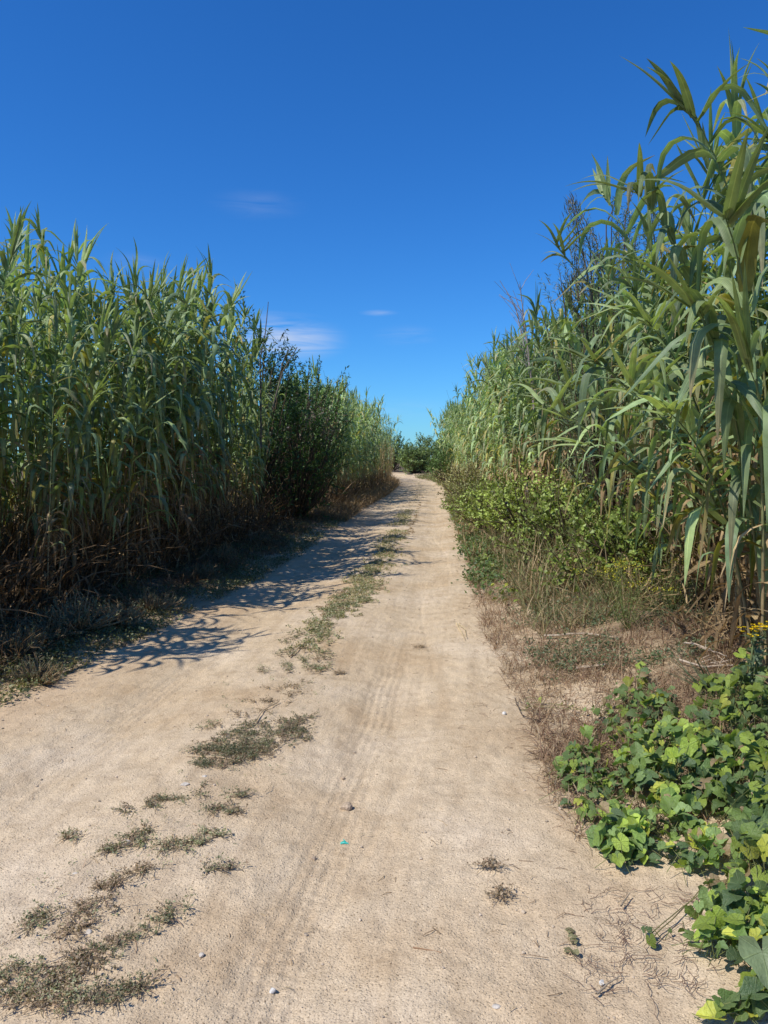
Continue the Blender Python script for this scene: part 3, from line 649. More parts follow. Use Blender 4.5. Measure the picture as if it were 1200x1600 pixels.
# ------------------------------------------------------------------ creeping weeds on the crown of the track
GW=[(.29,.28,.15),(.23,.24,.12),(.36,.31,.19),(.20,.22,.115)]; BW=[(.38,.26,.17),(.31,.22,.14),(.42,.32,.21),(.23,.18,.11)]
def weed_patch(parts,dry,dens,r,far=False):
    dens_=[dens]
    """parts: pixel ellipses (px,py,rx,ry,slope)"""
    st,lf=MB(),MB(); P=[]
    for (px,py,rx,ry,sl) in parts:
        n=max(6,int(rx*ry*dens/(15 if dens>.9 else 19))); 
        a=r.uniform(0,2*PI,n); rd=np.sqrt(r.random(n))*(.8+.5*np.abs(vn(a*2.2,a*0+px,3))*2)
        X=px+rx*rd*np.cos(a); Yp=py+ry*rd*np.sin(a)-sl*(X-px)
        kk=vn(X/9.+3,Yp/5.,17)+.5*vn(X/4.,Yp/2.5,18)+r.normal(0,.10,n)>-.02-.28*(dens>.9)-(dens>1.4); X,Yp=(X[kk],Yp[kk]) if kk.sum()>4 else (X,Yp)
        for x_,y_ in zip(X,Yp): P.append(g(x_,y_))
    P=np.array(P); N=len(P); o=P.mean(0); P=P-o
    cols=np.array(BW if dry else GW)
    per=26; i=np.repeat(np.arange(N),per)
    # prostrate wiry stems with many tiny leaves
    k=6; ii=np.repeat(np.arange(N),k); ang=r.uniform(0,2*PI,len(ii)); Ls=r.uniform(.02,.085,len(ii))
    c=np.array(BW)[r.integers(0,4,len(ii))]*r.uniform(.6,1.1,(len(ii),1))
    blades(st,P[ii]+np.array([0,0,.004]),ang,r.uniform(.05,.5,len(ii)),r.uniform(.1,.7,len(ii)),Ls,.003,c,c,3,0,1,.0,0,r.normal(0,.8,len(ii)),1,([0,1],[1,.6]))
    # leaves sit along those stems
    j=r.integers(0,len(ii),int(N*per*(2 if dens_[0]>.9 else 1.25))); f=r.uniform(.15,1,len(j)); b_=P[ii[j]]+np.stack([np.cos(ang[j])*Ls[j]*f,np.sin(ang[j])*Ls[j]*f,.006+Ls[j]*f*.22*(1-.5*f)+r.uniform(0,.008,len(j))],1)
    sb=(r.random(N)<.32)[ii[j]][:,None]; cc=np.where(sb,np.array(BW)[r.integers(0,4,len(j))],cols[r.integers(0,4,len(j))])*r.uniform(.65,1.3,(len(j),1))
    if dry<1 and dry>0:
        pass
    d=r.normal(0,1,(len(j),3)); d[:,2]=np.abs(d[:,2])*.6
    sc=1.0 if not far else 1.8
    leaves(lf,b_,d,r.uniform(.006,.015,len(j))*sc,r.uniform(.0035,.008,len(j))*sc,cc,.2,r)
    return o,st,lf
r=np.random.default_rng(41)
PATCH=[
 ([(345,1180,55,22,.1),(405,1155,70,27,.2),(455,1135,30,12,.3)],0,1.0,'large dense green patch of creeping weed on the crown of the track'),
 ([(430,1090,45,14,.1),(455,1075,30,10,.2),(390,1115,35,8,.1)],1,.8,'reddish-brown creeping weed patch just beyond the large green patch'),
 ([(325,1136,26,6,.2)],0,.8,'small thin weed patch at upper left of the large green patch'),
 ([(485,1040,40,16,.1),(460,1018,30,9,.2),(510,1022,18,7,.3)],0,1.0,'green weed patch beside the long dry stalk'),
 ([(490,985,34,10,.3),(520,970,22,8,.3),(455,1003,14,5,0)],0,1.,'low weed patch where the long dry stalk ends'),
 ([(275,1245,38,12,.2),(235,1262,38,12,.2)],0,.75,'ragged weed patch below the pale stones'),
 ([(215,1312,45,14,.3),(165,1330,24,8,.1)],0,.75,'ragged weed patch with a pale stone in it'),
 ([(300,1318,50,11,.25),(262,1322,20,8,0)],0,.8,'weed patch reaching right toward the middle of the track'),
 ([(200,1372,34,9,.4),(165,1385,24,6,.2)],1,.7,'thin reddish-brown dry weed patch below the ragged green ones'),
 ([(340,1265,10,4,.2),(365,1272,20,6,.3),(375,1245,10,4,0)],0,.5,'loose weed sprig right of the ragged patches'),
 ([(344,1360,20,4,0)],0,.6,'tiny weed tuft alone left of the tyre marks'),
 ([(112,1312,14,7,0)],0,.5,'single small green tuft on the bare sand near the left edge'),
 ([(52,1445,34,11,.3)],0,.6,'small dry weed tuft at the lower left'),
 ([(255,1430,35,15,.5),(205,1465,48,14,.5),(150,1495,32,12,.2)],0,.48,'long slanting weed patch in the lower left'),
 ([(40,1545,65,35,.1),(100,1570,45,18,0)],0,.5,'largest foreground weed patch in the bottom left corner'),
 ([(130,1510,55,20,.3),(120,1455,60,12,.5),(145,1415,40,9,.4)],1,.45,'thin reddish dry weeds between the lower left patches'),
 ([(172,1560,32,14,.2),(215,1545,14,5,0)],0,.55,'small open weed patch beside the bottom left corner patch'),
 ([(766,1355,9,3,0)],1,.35,'tiny brown tuft on the right half of the track'),
 ([(785,1401,6,4,0)],1,.4,'dark brown tuft on the right half of the track, nearer than the other'),
 ([(412,1045,10,8,0)],0,.5,'upright little sprig left of the green weed patches'),
 ([(650,1012,14,2,0),(537,1053,12,3,0)],1,.5,'little dark straw bits on the middle of the track'),
]
for parts,dry,dens,lab in PATCH:
    o,st,lf=weed_patch(parts,dry,dens,r)
    root=empty('creeping_weed',o); st.obj('stems',M_leaf,root); lf.obj('foliage',M_leaf,root); tag(root,lab,'weed','creeping weeds on the track')
# farther strip reads as one mass
B=MB(); BB=MB()
parts=[(520,962,16,6,.2),(545,945,30,9,.3),(512,950,18,6,.2),(575,922,28,7,.2),(535,932,20,4,.2),(560,908,18,5,.2),(590,892,22,7,.4),(605,872,22,7,.5),(622,856,16,5,.5),(582,878,12,4,.3),(628,842,14,3,0),(568,940,10,3,0)]
o,st,lf=weed_patch(parts,0,1.5,r,True); 
for a in (st,lf): merge(B,a.arrays(),np.eye(3),o)
parts=[(638,832,12,5,.4),(646,815,7,6,.6),(652,800,5,7,.8),(655,790,4,5,.8),(656,776,6,3,0),(645,766,10,2,0),(636,770,9,1.5,0)]
o,st,lf=weed_patch(parts,1,4,r,True)
for a in (st,lf): merge(B,a.arrays(),np.eye(3),o)
q5=np.random.default_rng(55); n5=3800; yy=np.exp(q5.uniform(math.log(5.5),math.log(62),n5)); uu=q5.normal(0,1,n5)*np.interp(yy,[5,10,30],[.09,.13,.11])
x5=cx(yy)+uu+.05*np.sin(yy*1.7); m5=fbm(x5,yy,1.1,3,57)+q5.uniform(-.12,.12,n5)>np.interp(yy,[5,9,14,40],[.02,-.12,-.25,-.1]); x5,yy=x5[m5],yy[m5]
p5=np.stack([x5,yy,hgt(x5,yy,False)+.004],1)
n6=420; y6=np.exp(q5.uniform(math.log(2.1),math.log(6),n6)); x6=cx(y6)+q5.normal(0,.2,n6); p6=np.stack([x6,y6,hgt(x6,y6)+.002],1)
scatter(B,p6,q5,(.01,.05),(.002,.004),GW+BW,(.0,.7),(.1,.9),3); herb(B,p6[::5],q5,(.006,.014),(.004,.008),GW,.02,7)
herb(B,p5[yy<24],q5,(.015,.035),(.008,.018),GW+[(.30,.26,.14),(.27,.25,.11)],.018,8)
scatter(B,p5,q5,(.04,.12),(.004,.009),[(.36,.29,.18),(.26,.21,.13),(.22,.21,.12)],(.0,.9),(.1,.9),3)
tag(B.obj('track_weeds',M_leaf),'strip of low weeds running along the crown of the track into the distance','weeds',kind='stuff')

# ------------------------------------------------------------------ leafy vines in the right foreground
OUT=[]
for a in np.linspace(-PI*.93,PI*.93,25):
    aa=abs(a); rr_=.56+.045*math.cos(5*a)+.14*math.exp(-(a/.40)**2)+.025*math.cos(23*a)-.10*math.exp(-((aa-PI)/.35)**2)
    OUT.append((rr_*math.sin(a),rr_*math.cos(a)))
OUT=np.array(OUT)
def vine_leaves(B,base,d,up,size,col,r):
    N=len(base); d=norm(d); sd=norm(np.cross(d,up)); nn=np.cross(sd,d)
    m=len(OUT); a=OUT[:,1][None,:,None]; b_=OUT[:,0][None,:,None]; s=size[:,None,None]
    cup=r.uniform(-.2,1.3,N)[:,None,None]; cur=r.uniform(-.2,1.1,N)[:,None,None]
    def pt(a,b_): return base[:,None]+s*(d[:,None]*a+sd[:,None]*b_+nn[:,None]*(cup*np.abs(b_)*.6-cur*a*a*.6))
    inner=pt(a*.5,b_*.5); outer=pt(a,b_); wv=(r.normal(0,.035,(N,m,1))*s)*nn[:,None]; outer=outer+wv
    V=np.concatenate([base[:,None],inner,outer],1)
    UV=np.zeros((N,1+2*m,2)); UV[:,0]=[.5,0]; UV[:,1:m+1,0]=.5+OUT[:,0]*.5; UV[:,1:m+1,1]=OUT[:,1]*.5; UV[:,m+1:,0]=.5+OUT[:,0]; UV[:,m+1:,1]=OUT[:,1]
    i0=np.arange(N)[:,None]*(1+2*m)
    k=np.arange(m-1)
    t=(i0[:,:,None]+np.stack([0*k,1+k,2+k],1)[None]).reshape(-1,3)
    qd=(i0[:,:,None]+np.stack([1+k,1+m+k,2+m+k,2+k],1)[None]).reshape(-1,4)
    B.add(V,np.repeat(col,1+2*m,0),UV,qd,t)
def vine(lab,ells,n,size,hmax,seed,cols=None,group=None):
    r=np.random.default_rng(seed); st,lf,ptl=MB(),MB(),MB(); pts=[]
    tot=sum(e[2]*e[3] for e in ells)
    for (px,py,rx,ry) in ells:
        for k in range(max(2,int(n*(1.4 if n>20 else 1)*rx*ry/tot))):
            a=r.uniform(0,2*PI); rd=math.sqrt(r.random()); q_=g(px+rx*rd*math.cos(a),py+ry*rd*math.sin(a))
            pts.append(np.append(q_,hmax*(1-.6*rd)))
    pts=np.array(pts); o=pts[:,:3].mean(0); o[2]=gz(o[0],o[1])
    N=len(pts); gp=pts[:,:3]-o; hh=pts[:,3]*r.uniform(.12,1,N)
    base=gp+np.stack([r.normal(0,.02,N),r.normal(0,.02,N),hh+.015],1)
    az=r.uniform(0,2*PI,N); el=r.normal(-.35,.4,N)
    # leaves turn toward the light on the left
    d=np.stack([np.cos(az)*np.cos(el),np.sin(az)*np.cos(el),np.sin(el)],1)+np.array([-.25,-.15,-.1])
    up=norm(np.stack([r.normal(-.45,.35,N),r.normal(-.15,.35,N),np.full(N,1.)],1))
    cl=np.array([(.14,.22,.06),(.19,.28,.065),(.29,.38,.06),(.11,.17,.07),(.19,.27,.09),(.42,.44,.07)] if cols is None else cols)
    hi=(hh/max(hmax,.01)>.6)
    ci=np.where(hi&(r.random(N)<.4),2,r.integers(0,5,N)); ci=np.where(r.random(N)<.06,5,ci)
    c=cl[ci]*r.uniform(.65,1.35,(N,1)); c=np.where(r.random((N,1))<.05,np.array([.33,.24,.13]),c)
    sz=size*.76*r.uniform(.35,1.5,N)
    vine_leaves(lf,base,d,up,sz,c,r)
    # petioles drop from each leaf toward the runners
    for k in range(N):
        e=base[k]; b_=np.array([e[0]+r.normal(0,.04),e[1]+r.normal(0,.04),gp[k,2]+hh[k]*.2])
        poly(st,[b_,(b_+e)/2+r.normal(0,.008,3),e],.0016,.0012,(.22,.24,.08),3,0,r,2)
    for k in range(max(3,N//14)):
        i=r.integers(N,size=4); q_=base[i].copy(); q_[:,2]-=hh[i]*.5; q_=q_[np.argsort(q_[:,0])]
        poly(st,q_,.0022,.0014,(.26,.24,.10),4,.004,r,6)
    root=empty('leafy_vine',o); st.obj('stems',M_leaf,root); lf.obj('foliage',M_vine,root)
    tag(root,lab,'vine',group or 'leafy vines on the right verge')
vine('tall bright green vine at the right edge below the yellow flowers',[(1150,1130,70,50),(1185,1090,40,50)],190,.062,.30,1)
vine('leafy vine with an upright yellow-green shoot near the brown weeds',[(1000,1130,60,45),(1000,1075,16,16)],100,.058,.20,2)
vine('dense dark green vine in the middle of the right foreground mass',[(1060,1220,95,60)],230,.066,.26,3)
vine('vine spilling left onto the sandy track edge',[(950,1190,60,50),(925,1260,45,35),(905,1215,35,30)],120,.055,.14,4)
vine('vine with a large drooping leaf at the lower edge of the mass',[(1030,1310,75,45),(985,1340,40,25),(1090,1350,40,25),(960,1320,40,35)],135,.068,.16,5)
vine('dense green vine at the right edge in the middle of the mass',[(1160,1250,60,70),(1180,1310,40,40),(1175,1375,40,28)],170,.07,.28,6)
vine('small-leaved vine trailing across the bare sand at lower right',[(1025,1475,25,12),(1075,1465,30,14),(1120,1395,25,22)],16,.045,.05,7)
vine('bright yellow-green vine in the lower right corner',[(1150,1440,60,45),(1130,1500,45,30),(1190,1480,40,50)],85,.06,.16,8)
vine('vine sprig creeping out onto the track beyond the main vine mass',[(860,1110,40,10),(900,1115,30,14),(830,1100,20,10)],12,.04,.05,9)
vine('vine at the very bottom right corner of the picture',[(1150,1585,60,20),(1195,1560,30,30)],24,.065,.1,10)
vine('green leafy sprigs at the right track edge beside the brown weeds',[(765,915,15,18),(800,935,35,12)],60,.05,.14,12)
vine('bright green vine patch at the right track edge farther along',[(745,855,22,28),(765,880,25,18)],150,.055,.15,13)
# one big broad leaf close to the lens at the lower right corner
B=MB(); st=MB(); p=g(1185,1590); tipd=np.array([[-.15,-.75,-.35]])
vine_leaves(B,np.array([[0,0,.16]]),tipd,np.array([[-.3,-.5,1.]]),np.array([.115]),np.array([[.17,.22,.11]]),np.random.default_rng(1))
poly(st,[(0.04,.03,-.02),(.02,.01,.08),(0,0,.16)],.003,.0025,(.2,.2,.1),5,0,rng,4)
root=empty('broad_leaf',p+np.array([.03,.05,0])); B.obj('blade',M_vine,root); st.obj('petiole',M_leaf,root); tag(root,'single big grey-green leaf with fanned veins at the lower right corner','leaf')

B=MB(); q=np.random.default_rng(31); p=g(893,1476); n=5
bs=np.array([g(893+q.normal(0,6),a_) for a_ in (1455,1466,1472,1486,1492)])-p+[0,0,.006]; a=q.uniform(0,2*PI,n)
vine_leaves(B,bs,np.stack([np.cos(a),np.sin(a),0*a],1),np.tile([0,0,1.],(n,1)),np.full(n,.026),np.tile([.30,.28,.15],(n,1))*q.uniform(.7,1.1,(n,1)),q)
tag(B.obj('fallen_leaves',M_vine,None,p),'little withered pale green leaves lying flat on the sand left of the vines','leaves')
# yellow flower plant at the right edge
q=np.random.default_rng(8); p=g(1188,1120)+np.array([.05,.15,0]); st,fl,fo=MB(),MB(),MB(); root=empty('yellow_flower_plant',p)
top=at(1178,985,p[1])-p
poly(st,[(0,0,0),top*.5+np.array([-.03,0,0]),top*.92],.007,.005,(.17,.20,.08),6,.004,q,5)
heads=[]
for k in range(34):
    e=top+np.array([q.uniform(-.055,.12),q.normal(0,.04),q.normal(0,.014)]); e[2]+=.25*(e[0]-top[0]); heads.append(e)
    poly(st,[top*.85,(top*.85+e)/2+q.normal(0,.005,3),e],.002,.0013,(.17,.20,.08),3,0,q,2)
for e in heads:
    fl=MB()
    m=13; a=np.linspace(0,2*PI,m,endpoint=False); d=np.stack([np.cos(a),np.sin(a),np.full(m,.45)],1); leaves(fl,np.zeros((m,3)),d,.015,.007,np.array([.92,.68,.02])*q.uniform(.85,1.1,(m,1)),.1,q)
    d=norm(q.normal(0,1,(10,3))+[0,0,1.5]); leaves(fl,np.zeros((10,3)),d,.006,.004,(.62,.36,.02),.1,q)
    fl.obj('flower_head',M_petal,root,e)
m=120; f=q.uniform(.1,.95,m)[:,None]; leaves(fo,top*f+q.normal(0,.01,(m,3)),q.normal(0,1,(m,3))+[0,0,.3],q.uniform(.05,.09,m),.016,np.array([.13,.18,.09])*q.uniform(.7,1.2,(m,1)),.25,q)
st.obj('stems',M_leaf,root); fo.obj('foliage',M_leaf,root); tag(root,'plant with a flat cluster of bright yellow daisies at the right edge','flower')
# stiff grass tuft beside it
B=MB(); p=g(1120,1090); N=22; blades(B,np.zeros((N,3))+q.normal(0,.02,(N,3))*[1,1,0],PI*.85+q.normal(0,.5,N),q.uniform(.6,1.2,N),q.uniform(0,.5,N),q.uniform(.2,.42,N),.012,(.16,.22,.12),(.2,.2,.1),6,0,1,.3,0,0,2)
o_=B.obj('grass_tuft',M_reed,None,p); tag(o_,'stiff blue-green grass tuft leaning left beside the yellow flowers','grass')

# fallen canes and sticks
def stick(name,label,cat,pts,r0,r1,col,lift=.012,jit=.002,extra=0,mat=None):
    B=MB(); P=[g(*a)+np.array([0,0,lift]) for a in pts]; o=P[0].copy(); P=[p-o for p in P]; q=np.random.default_rng(int(pts[0][0]))
    poly(B,P,r0,r1,col,6,jit,q,6)
    for k in range(extra):
        f=q.uniform(.2,.95); a=P[0]*(1-f)+P[-1]*f; e=a+np.array([q.normal(0,.08),q.normal(0,.08),q.uniform(.01,.05)]); poly(B,[a,e],r1*.8,r1*.4,col,4,.002,q,3)
    tag(B.obj(name,mat or M_wood,None,o),label,cat)
PAL=(.50,.39,.25)
stick('dry_stalk','long pale dry stalk lying along the weed strip on the crown of the track','stalk',[(452,1028),(470,1010),(492,994),(508,985)],.006,.003,PAL)
stick('dry_stalk','pale dry stalk lying across the reddish-brown weed patch','stalk',[(393,1136),(412,1112),(436,1098)],.005,.003,PAL)
stick('dry_stalk','straight pale stalk across the lower edge of the large green weed patch','stalk',[(290,1184),(340,1186),(374,1192)],.003,.002,PAL)
stick('dry_straw','forked pale straw lying on the right half of the track','straw',[(713,975),(722,990),(727,1001)],.005,.002,(.58,.46,.26),.01)
stick('dry_straw','curved pale straw next to the forked one on the right half of the track','straw',[(716,976),(727,986),(728,998)],.004,.002,(.58,.46,.26),.012)
stick('twig','thin reddish twig lying on the sand in the lower middle','twig',[(645,1483),(668,1486),(690,1489)],.0022,.001,(.36,.21,.12),.006,.001)
stick('twig','short grey stick lying beside the small white stone at lower right','twig',[(932,1558),(950,1542),(968,1530)],.004,.002,(.30,.24,.17),.01)
stick('twig','short stick pointing up on the sand below the vine mass','twig',[(970,1420),(983,1403)],.0035,.002,(.30,.24,.17),.01)
stick('fallen_cane','bleached fallen cane lying in the brown weeds','cane',[(850,999),(905,995),(968,1000)],.012,.009,(.33,.27,.20),.03,.004)
stick('fallen_cane','short bleached cane piece in the brown weeds, nearer than the long one','cane',[(900,1050),(946,1045)],.012,.010,(.33,.27,.20),.03,.002)
stick('fallen_cane','bleached forked cane lying under the right reeds by the grass tuft','cane',[(1062,1040),(1100,1052),(1150,1050)],  .009,.006,(.36,.29,.22),.04,.005,9)
stick('fallen_cane','pale broken cane leaning in the debris under the right reeds','cane',[(1070,1022),(1110,1032),(1140,1046)],.007,.004,(.36,.29,.22),.08,.006,7)
stick('twig','dark curled bare twig at the right edge of the track near the creeping vine sprig','twig',[(805,1095),(815,1120),(840,1128),(870,1135)],.004,.002,(.12,.09,.07),.02,.006,8)
# fine dead roots / twiglets on the sand below the vines
B=MB(); q=np.random.default_rng(12)
for k in range(150):
    px,py=q.uniform(905,1110),q.uniform(1390,1560)
    if py<1390+(px-905)*.0: continue
    p=g(px,py); a=q.uniform(0,2*PI); P=[p+[0,0,.004]]
    for s in range(4):
        a+=q.normal(0,.7); P.append(P[-1]+np.array([math.cos(a),math.sin(a),0])*q.uniform(.01,.03)); P[-1][2]=gz(P[-1][0],P[-1][1])+q.uniform(.003,.014)
    poly(B,P,.0013,.0007,(.20,.13,.09),3,0,q,2)
for k in range(260):
    s=1 if q.random()<.6 else -1; yy=q.uniform(2.3,9); x=float(cx(yy))+s*(float(half(yy))-abs(q.normal(0,.28))); p=np.array([x,yy,gz(x,yy)+.004]); a=q.uniform(0,2*PI); e=p+np.array([math.cos(a),math.sin(a),0])*q.uniform(.02,.09); e[2]=gz(e[0],e[1])+.006
    poly(B,[p,(p+e)/2+[q.normal(0,.006),q.normal(0,.006),.006],e],.0016,.001,(.28,.19,.12),3,0,q,2)
for k in range(230):
    yy=float(np.exp(q.uniform(math.log(1.9),math.log(10)))); x=float(cx(yy)+q.uniform(-1,1)*half(yy)); p=np.array([x,yy,gz(x,yy)+.004]); a=q.uniform(0,2*PI); e=p+np.array([math.cos(a),math.sin(a),0])*q.uniform(.008,.05)*(1 if k%6 else 2); e[2]=gz(e[0],e[1])+.005
    poly(B,[p,(p+e)/2+[q.normal(0,.004),q.normal(0,.004),.004],e],.0017,.001,((.40,.30,.18),(.22,.15,.09),(.50,.40,.25))[k%3],3,0,q,2)
tag(B.obj('twig_litter',M_wood),'fine dead twigs and rootlets scattered on the sand along the verges','twigs',kind='stuff')

# ------------------------------------------------------------------ stones, clods, scrap
def rock(r,sx,sy,sz,rough=.25,sub=2,dlo=.55):
    import bmesh
    bm=bmesh.new(); bmesh.ops.create_icosphere(bm,subdivisions=sub,radius=1)
    v=np.array([list(a.co) for a in bm.verts]); t=np.array([[a.index for a in f.verts] for f in bm.faces]); bm.free()
    pl=norm(r.normal(size=(7,3))); dd=r.uniform(dlo,dlo+.35,7)
    for n_,d_ in zip(pl,dd):
        k=v@n_; v=v-np.maximum(k-d_,0)[:,None]*n_
    v=v*(1+r.normal(0,rough*.12,(len(v),1)))*np.array([sx,sy,sz]); return v,t
def stone(name,label,cat,px,py,sx,sy,sz,mat,seed,rz=0,lift=.3):
    r=np.random.default_rng(seed); v,t=rock(r,sx,sy,sz); v=rock(r,sx,sy,sz,.1,2)[0] if mat!=M_white else rock(r,sx,sy,sz,.02,2,.32)[0]; B=MB(); B.add(v,(.5,.5,.5),None,None,t); p=g(px,py); p[2]+=sz*lift
    o=B.obj(name,mat,None,p,False); o.rotation_euler=(0,0,rz); tag(o,label,cat)
stone('white_stone','angular white stone chip near the bottom edge left of centre','stone',427,1550,.016,.012,.012,M_white,1,.5,.6)
stone('white_stone','small round white stone at lower right beside the grey stick','stone',941,1538,.011,.011,.009,M_white,2,0,.6)
stone('pale_stone','larger pale stone below the big green weed patch','stone',289,1228,.026,.016,.014,M_stone,3,.2)
stone('pale_stone','flat pale stone right of the larger one below the green patch','stone',320,1215,.018,.013,.010,M_stone,4)
stone('pale_stone','pale stone inside the ragged weed patch','stone',197,1319,.022,.018,.013,M_stone,5)
stone('pale_stone','pale stone in the thin reddish dry weeds','stone',138,1458,.014,.012,.010,M_stone,6)
stone('pale_stone','grey stone alone on the sand near the left edge','stone',118,1367,.014,.009,.008,M_stone,7)
stone('pale_stone','small white-grey stone at the right edge of the track','stone',789,1116,.020,.016,.014,M_white,8)
stone('pale_stone','tiny grey stone on the sand right of the slanting weed patch','stone',315,1493,.010,.009,.007,M_stone,9)
stone('pale_stone','pale stone at the right edge between vine leaves','stone',1192,1122,.05,.035,.035,M_white,10)
stone('pale_stone','small grey stone near the bottom right of the track','stone',775,1573,.014,.011,.006,M_stone,11)
stone('dark_pebble','single dark pebble on the lower middle of the track','pebble',656,1454,.006,.006,.006,M_clod,12)
stone('soil_clod','crumbly brown clod of soil in the tyre marks near the middle','clod',541,1263,.030,.032,.022,M_clod,13)
stone('soil_clod','small clod of soil in the tyre marks below the teal scrap','clod',490,1343,.014,.012,.012,M_clod,14)
stone('soil_clod','small clod of soil at the upper end of the tyre marks','clod',536,1216,.012,.010,.010,M_clod,15)
# teal plastic scrap, crumpled strips
B=MB(); q=np.random.default_rng(4); blades(B,q.normal(0,.006,(7,3))*[1,1,.3]+[0,0,.004],q.normal(PI,.5,7)*1.0,q.uniform(.1,.7,7),q.uniform(.4,1.6,7),q.uniform(.015,.04,7),.009,(.03,.4,.33),(.03,.4,.33),5,0,1,.4,q.normal(0,1,7),0,2,([0,1],[1,.5]))
p=g(540,1317); tag(B.obj('plastic_scrap',M_teal,None,p),'crumpled scrap of teal plastic lying in the tyre marks','scrap')
# loose grit over the track
B=MB(); q=np.random.default_rng(77); shapes=[rock(q,1,1,.7,.5,1) for _ in range(6)]
N=9000; yy=np.exp(q.uniform(math.log(1.7),math.log(14),N)); x=cx(yy)+q.uniform(-1.25,1.15,N)*half(yy); z=hgt(x,yy); s=.0012+.0028*q.random(N)**3+(q.random(N)<.02)*q.random(N)*.008; s[:160]=q.uniform(.004,.010,160); s*=np.where(yy>6,1.5,1)
for k in range(6):
    v,t=shapes[k]; i=np.arange(k,N,6); a=q.uniform(0,2*PI,len(i)); c_,s_=np.cos(a)[:,None],np.sin(a)[:,None]
    vx=v[None,:,0]*c_-v[None,:,1]*s_; vy=v[None,:,0]*s_+v[None,:,1]*c_; vz=np.broadcast_to(v[None,:,2],vx.shape)
    VV=np.stack([vx,vy,vz],-1)*s[i][:,None,None]+np.stack([x[i],yy[i],z[i]+s[i]*.3],1)[:,None]
    tt=(np.arange(len(i))[:,None,None]*len(v)+t[None]).reshape(-1,3)
    B.add(VV,(.5,.5,.5),None,None,tt)
tag(B.obj('grit',M_peb,None,(0,0,0),False),'fine loose grit and tiny pebbles strewn over the sandy track','grit',kind='stuff')

# ------------------------------------------------------------------ light and sky
SV=np.array([-.85,-.52,0]); SV/=np.linalg.norm(SV); EL=R(51)
sun=bpy.data.lights.new('sun','SUN'); so=bpy.data.objects.new('sun',sun); COL.objects.link(so)
sun.energy=4.8; sun.angle=R(.53); sun.color=(1,.95,.87)
from mathutils import Vector
dirv=Vector((SV[0]*math.cos(EL),SV[1]*math.cos(EL),math.sin(EL))); so.rotation_euler=dirv.to_track_quat('Z','Y').to_euler()
W=bpy.data.worlds.new('World'); S.world=W; W.use_nodes=True; nt=W.node_tree; N=nt.nodes; Lk=nt.links; N.clear()
out=N.new('ShaderNodeOutputWorld'); bg=N.new('ShaderNodeBackground'); sky=N.new('ShaderNodeTexSky'); sky.sky_type='NISHITA'; sky.sun_disc=False
sky.sun_elevation=EL; sky.sun_rotation=math.atan2(SV[0],SV[1]); sky.air_density=1.0; sky.dust_density=.2; sky.ozone_density=3.0; sky.altitude=0
hs=N.new('ShaderNodeHueSaturation'); hs.inputs['Saturation'].default_value=1.13; tn_=N.new('ShaderNodeMix'); tn_.data_type='RGBA'; tn_.blend_type='MULTIPLY'; tn_.inputs[0].default_value=1; tn_.inputs[7].default_value=(.98,1.16,1.50,1); Lk.new(sky.outputs[0],tn_.inputs[6]); Lk.new(tn_.outputs[2],hs.inputs['Color'])
t2_=N.new('ShaderNodeMix'); t2_.data_type='RGBA'; t2_.blend_type='MULTIPLY'; t2_.inputs[0].default_value=1; t2_.inputs[7].default_value=(.42,.78,.95,1); Lk.new(hs.outputs[0],t2_.inputs[6])
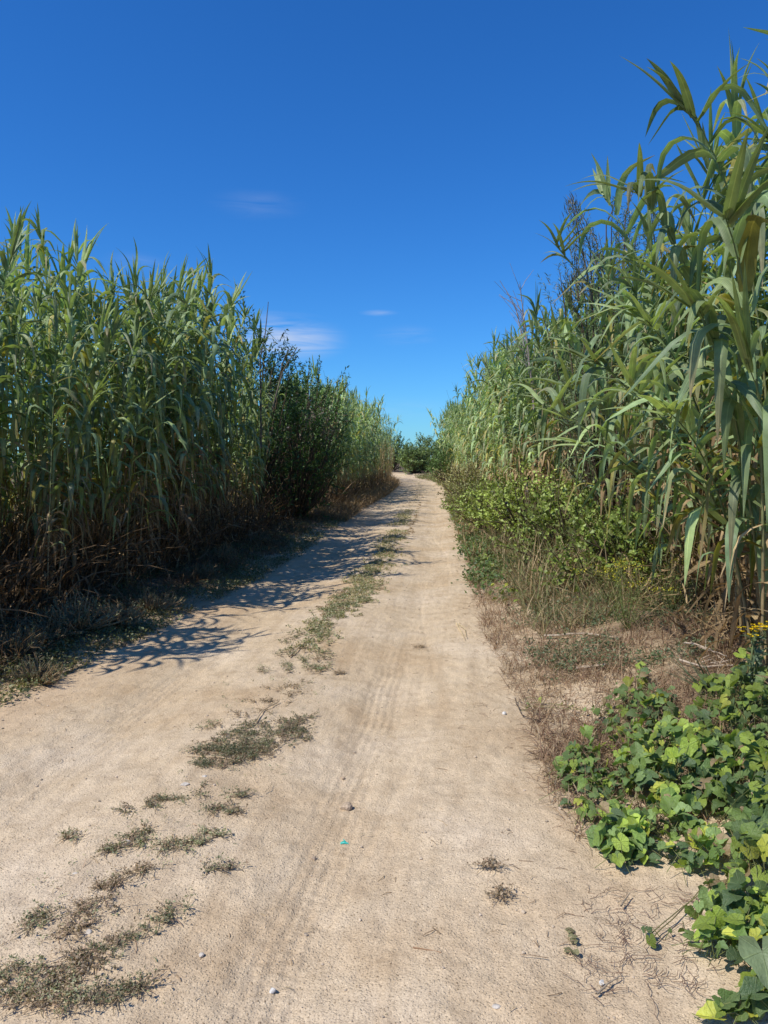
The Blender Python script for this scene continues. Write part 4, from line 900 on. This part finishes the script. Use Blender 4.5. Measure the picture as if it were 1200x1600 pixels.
# faint cirrus wisps in the sky
tc=N.new('ShaderNodeTexCoord')
def vdot(px,py,a,b_):
    d=norm(ray(px,py)); k=N.new('ShaderNodeVectorMath'); k.operation='SUBTRACT'; Lk.new(tc.outputs['Generated'],k.inputs[0]); k.inputs[1].default_value=d
    m=N.new('ShaderNodeVectorMath'); m.operation='MULTIPLY'; Lk.new(k.outputs[0],m.inputs[0]); m.inputs[1].default_value=(1/a,1/a,1/b_)
    l=N.new('ShaderNodeVectorMath'); l.operation='LENGTH'; Lk.new(m.outputs[0],l.inputs[0])
    r_=N.new('ShaderNodeMapRange'); r_.interpolation_type='SMOOTHSTEP'; r_.inputs['From Min'].default_value=1; r_.inputs['From Max'].default_value=0; Lk.new(l.outputs['Value'],r_.inputs['Value']); return r_.outputs[0]
acc=None
for (px,py,a,b_,w) in ((450,530,.085,.036,1.6),(415,518,.05,.03,.9),(635,525,.05,.017,.35),(592,489,.03,.005,.5),(400,320,.07,.02,.22),(215,410,.05,.015,.3),(620,640,.1,.02,.2)):
    v=vdot(px,py,a,b_); m=N.new('ShaderNodeMath'); m.operation='MULTIPLY'; Lk.new(v,m.inputs[0]); m.inputs[1].default_value=w
    if acc is None: acc=m.outputs[0]
    else:
        s_=N.new('ShaderNodeMath'); s_.operation='ADD'; Lk.new(acc,s_.inputs[0]); Lk.new(m.outputs[0],s_.inputs[1]); acc=s_.outputs[0]
mpn=N.new('ShaderNodeMapping'); mpn.inputs['Scale'].default_value=(6,6,50); Lk.new(tc.outputs['Generated'],mpn.inputs[0])
nz=N.new('ShaderNodeTexNoise'); nz.inputs['Scale'].default_value=1.6; nz.inputs['Detail'].default_value=8; nz.inputs['Distortion'].default_value=.8; Lk.new(mpn.outputs[0],nz.inputs['Vector'])
mr=N.new('ShaderNodeMapRange'); mr.inputs['From Min'].default_value=.35; mr.inputs['From Max'].default_value=.75; Lk.new(nz.outputs['Fac'],mr.inputs['Value'])
mm=N.new('ShaderNodeMath'); mm.operation='MULTIPLY'; Lk.new(acc,mm.inputs[0]); Lk.new(mr.outputs[0],mm.inputs[1])
m3=N.new('ShaderNodeMath'); m3.operation='MULTIPLY'; Lk.new(mm.outputs[0],m3.inputs[0]); m3.inputs[1].default_value=.55
cm=N.new('ShaderNodeMix'); cm.data_type='RGBA'; Lk.new(m3.outputs[0],cm.inputs[0]); Lk.new(t2_.outputs[2],cm.inputs[6]); cm.inputs[7].default_value=(6.5,7.0,8.2,1)
Lk.new(cm.outputs[2],bg.inputs['Color']); bg.inputs['Strength'].default_value=.1; Lk.new(bg.outputs[0],out.inputs[0])
vs=S.view_settings; vs.view_transform='Standard'; vs.look='None'; vs.exposure=0.08; vs.gamma=1
S.cycles.max_bounces=6; S.cycles.transparent_max_bounces=4
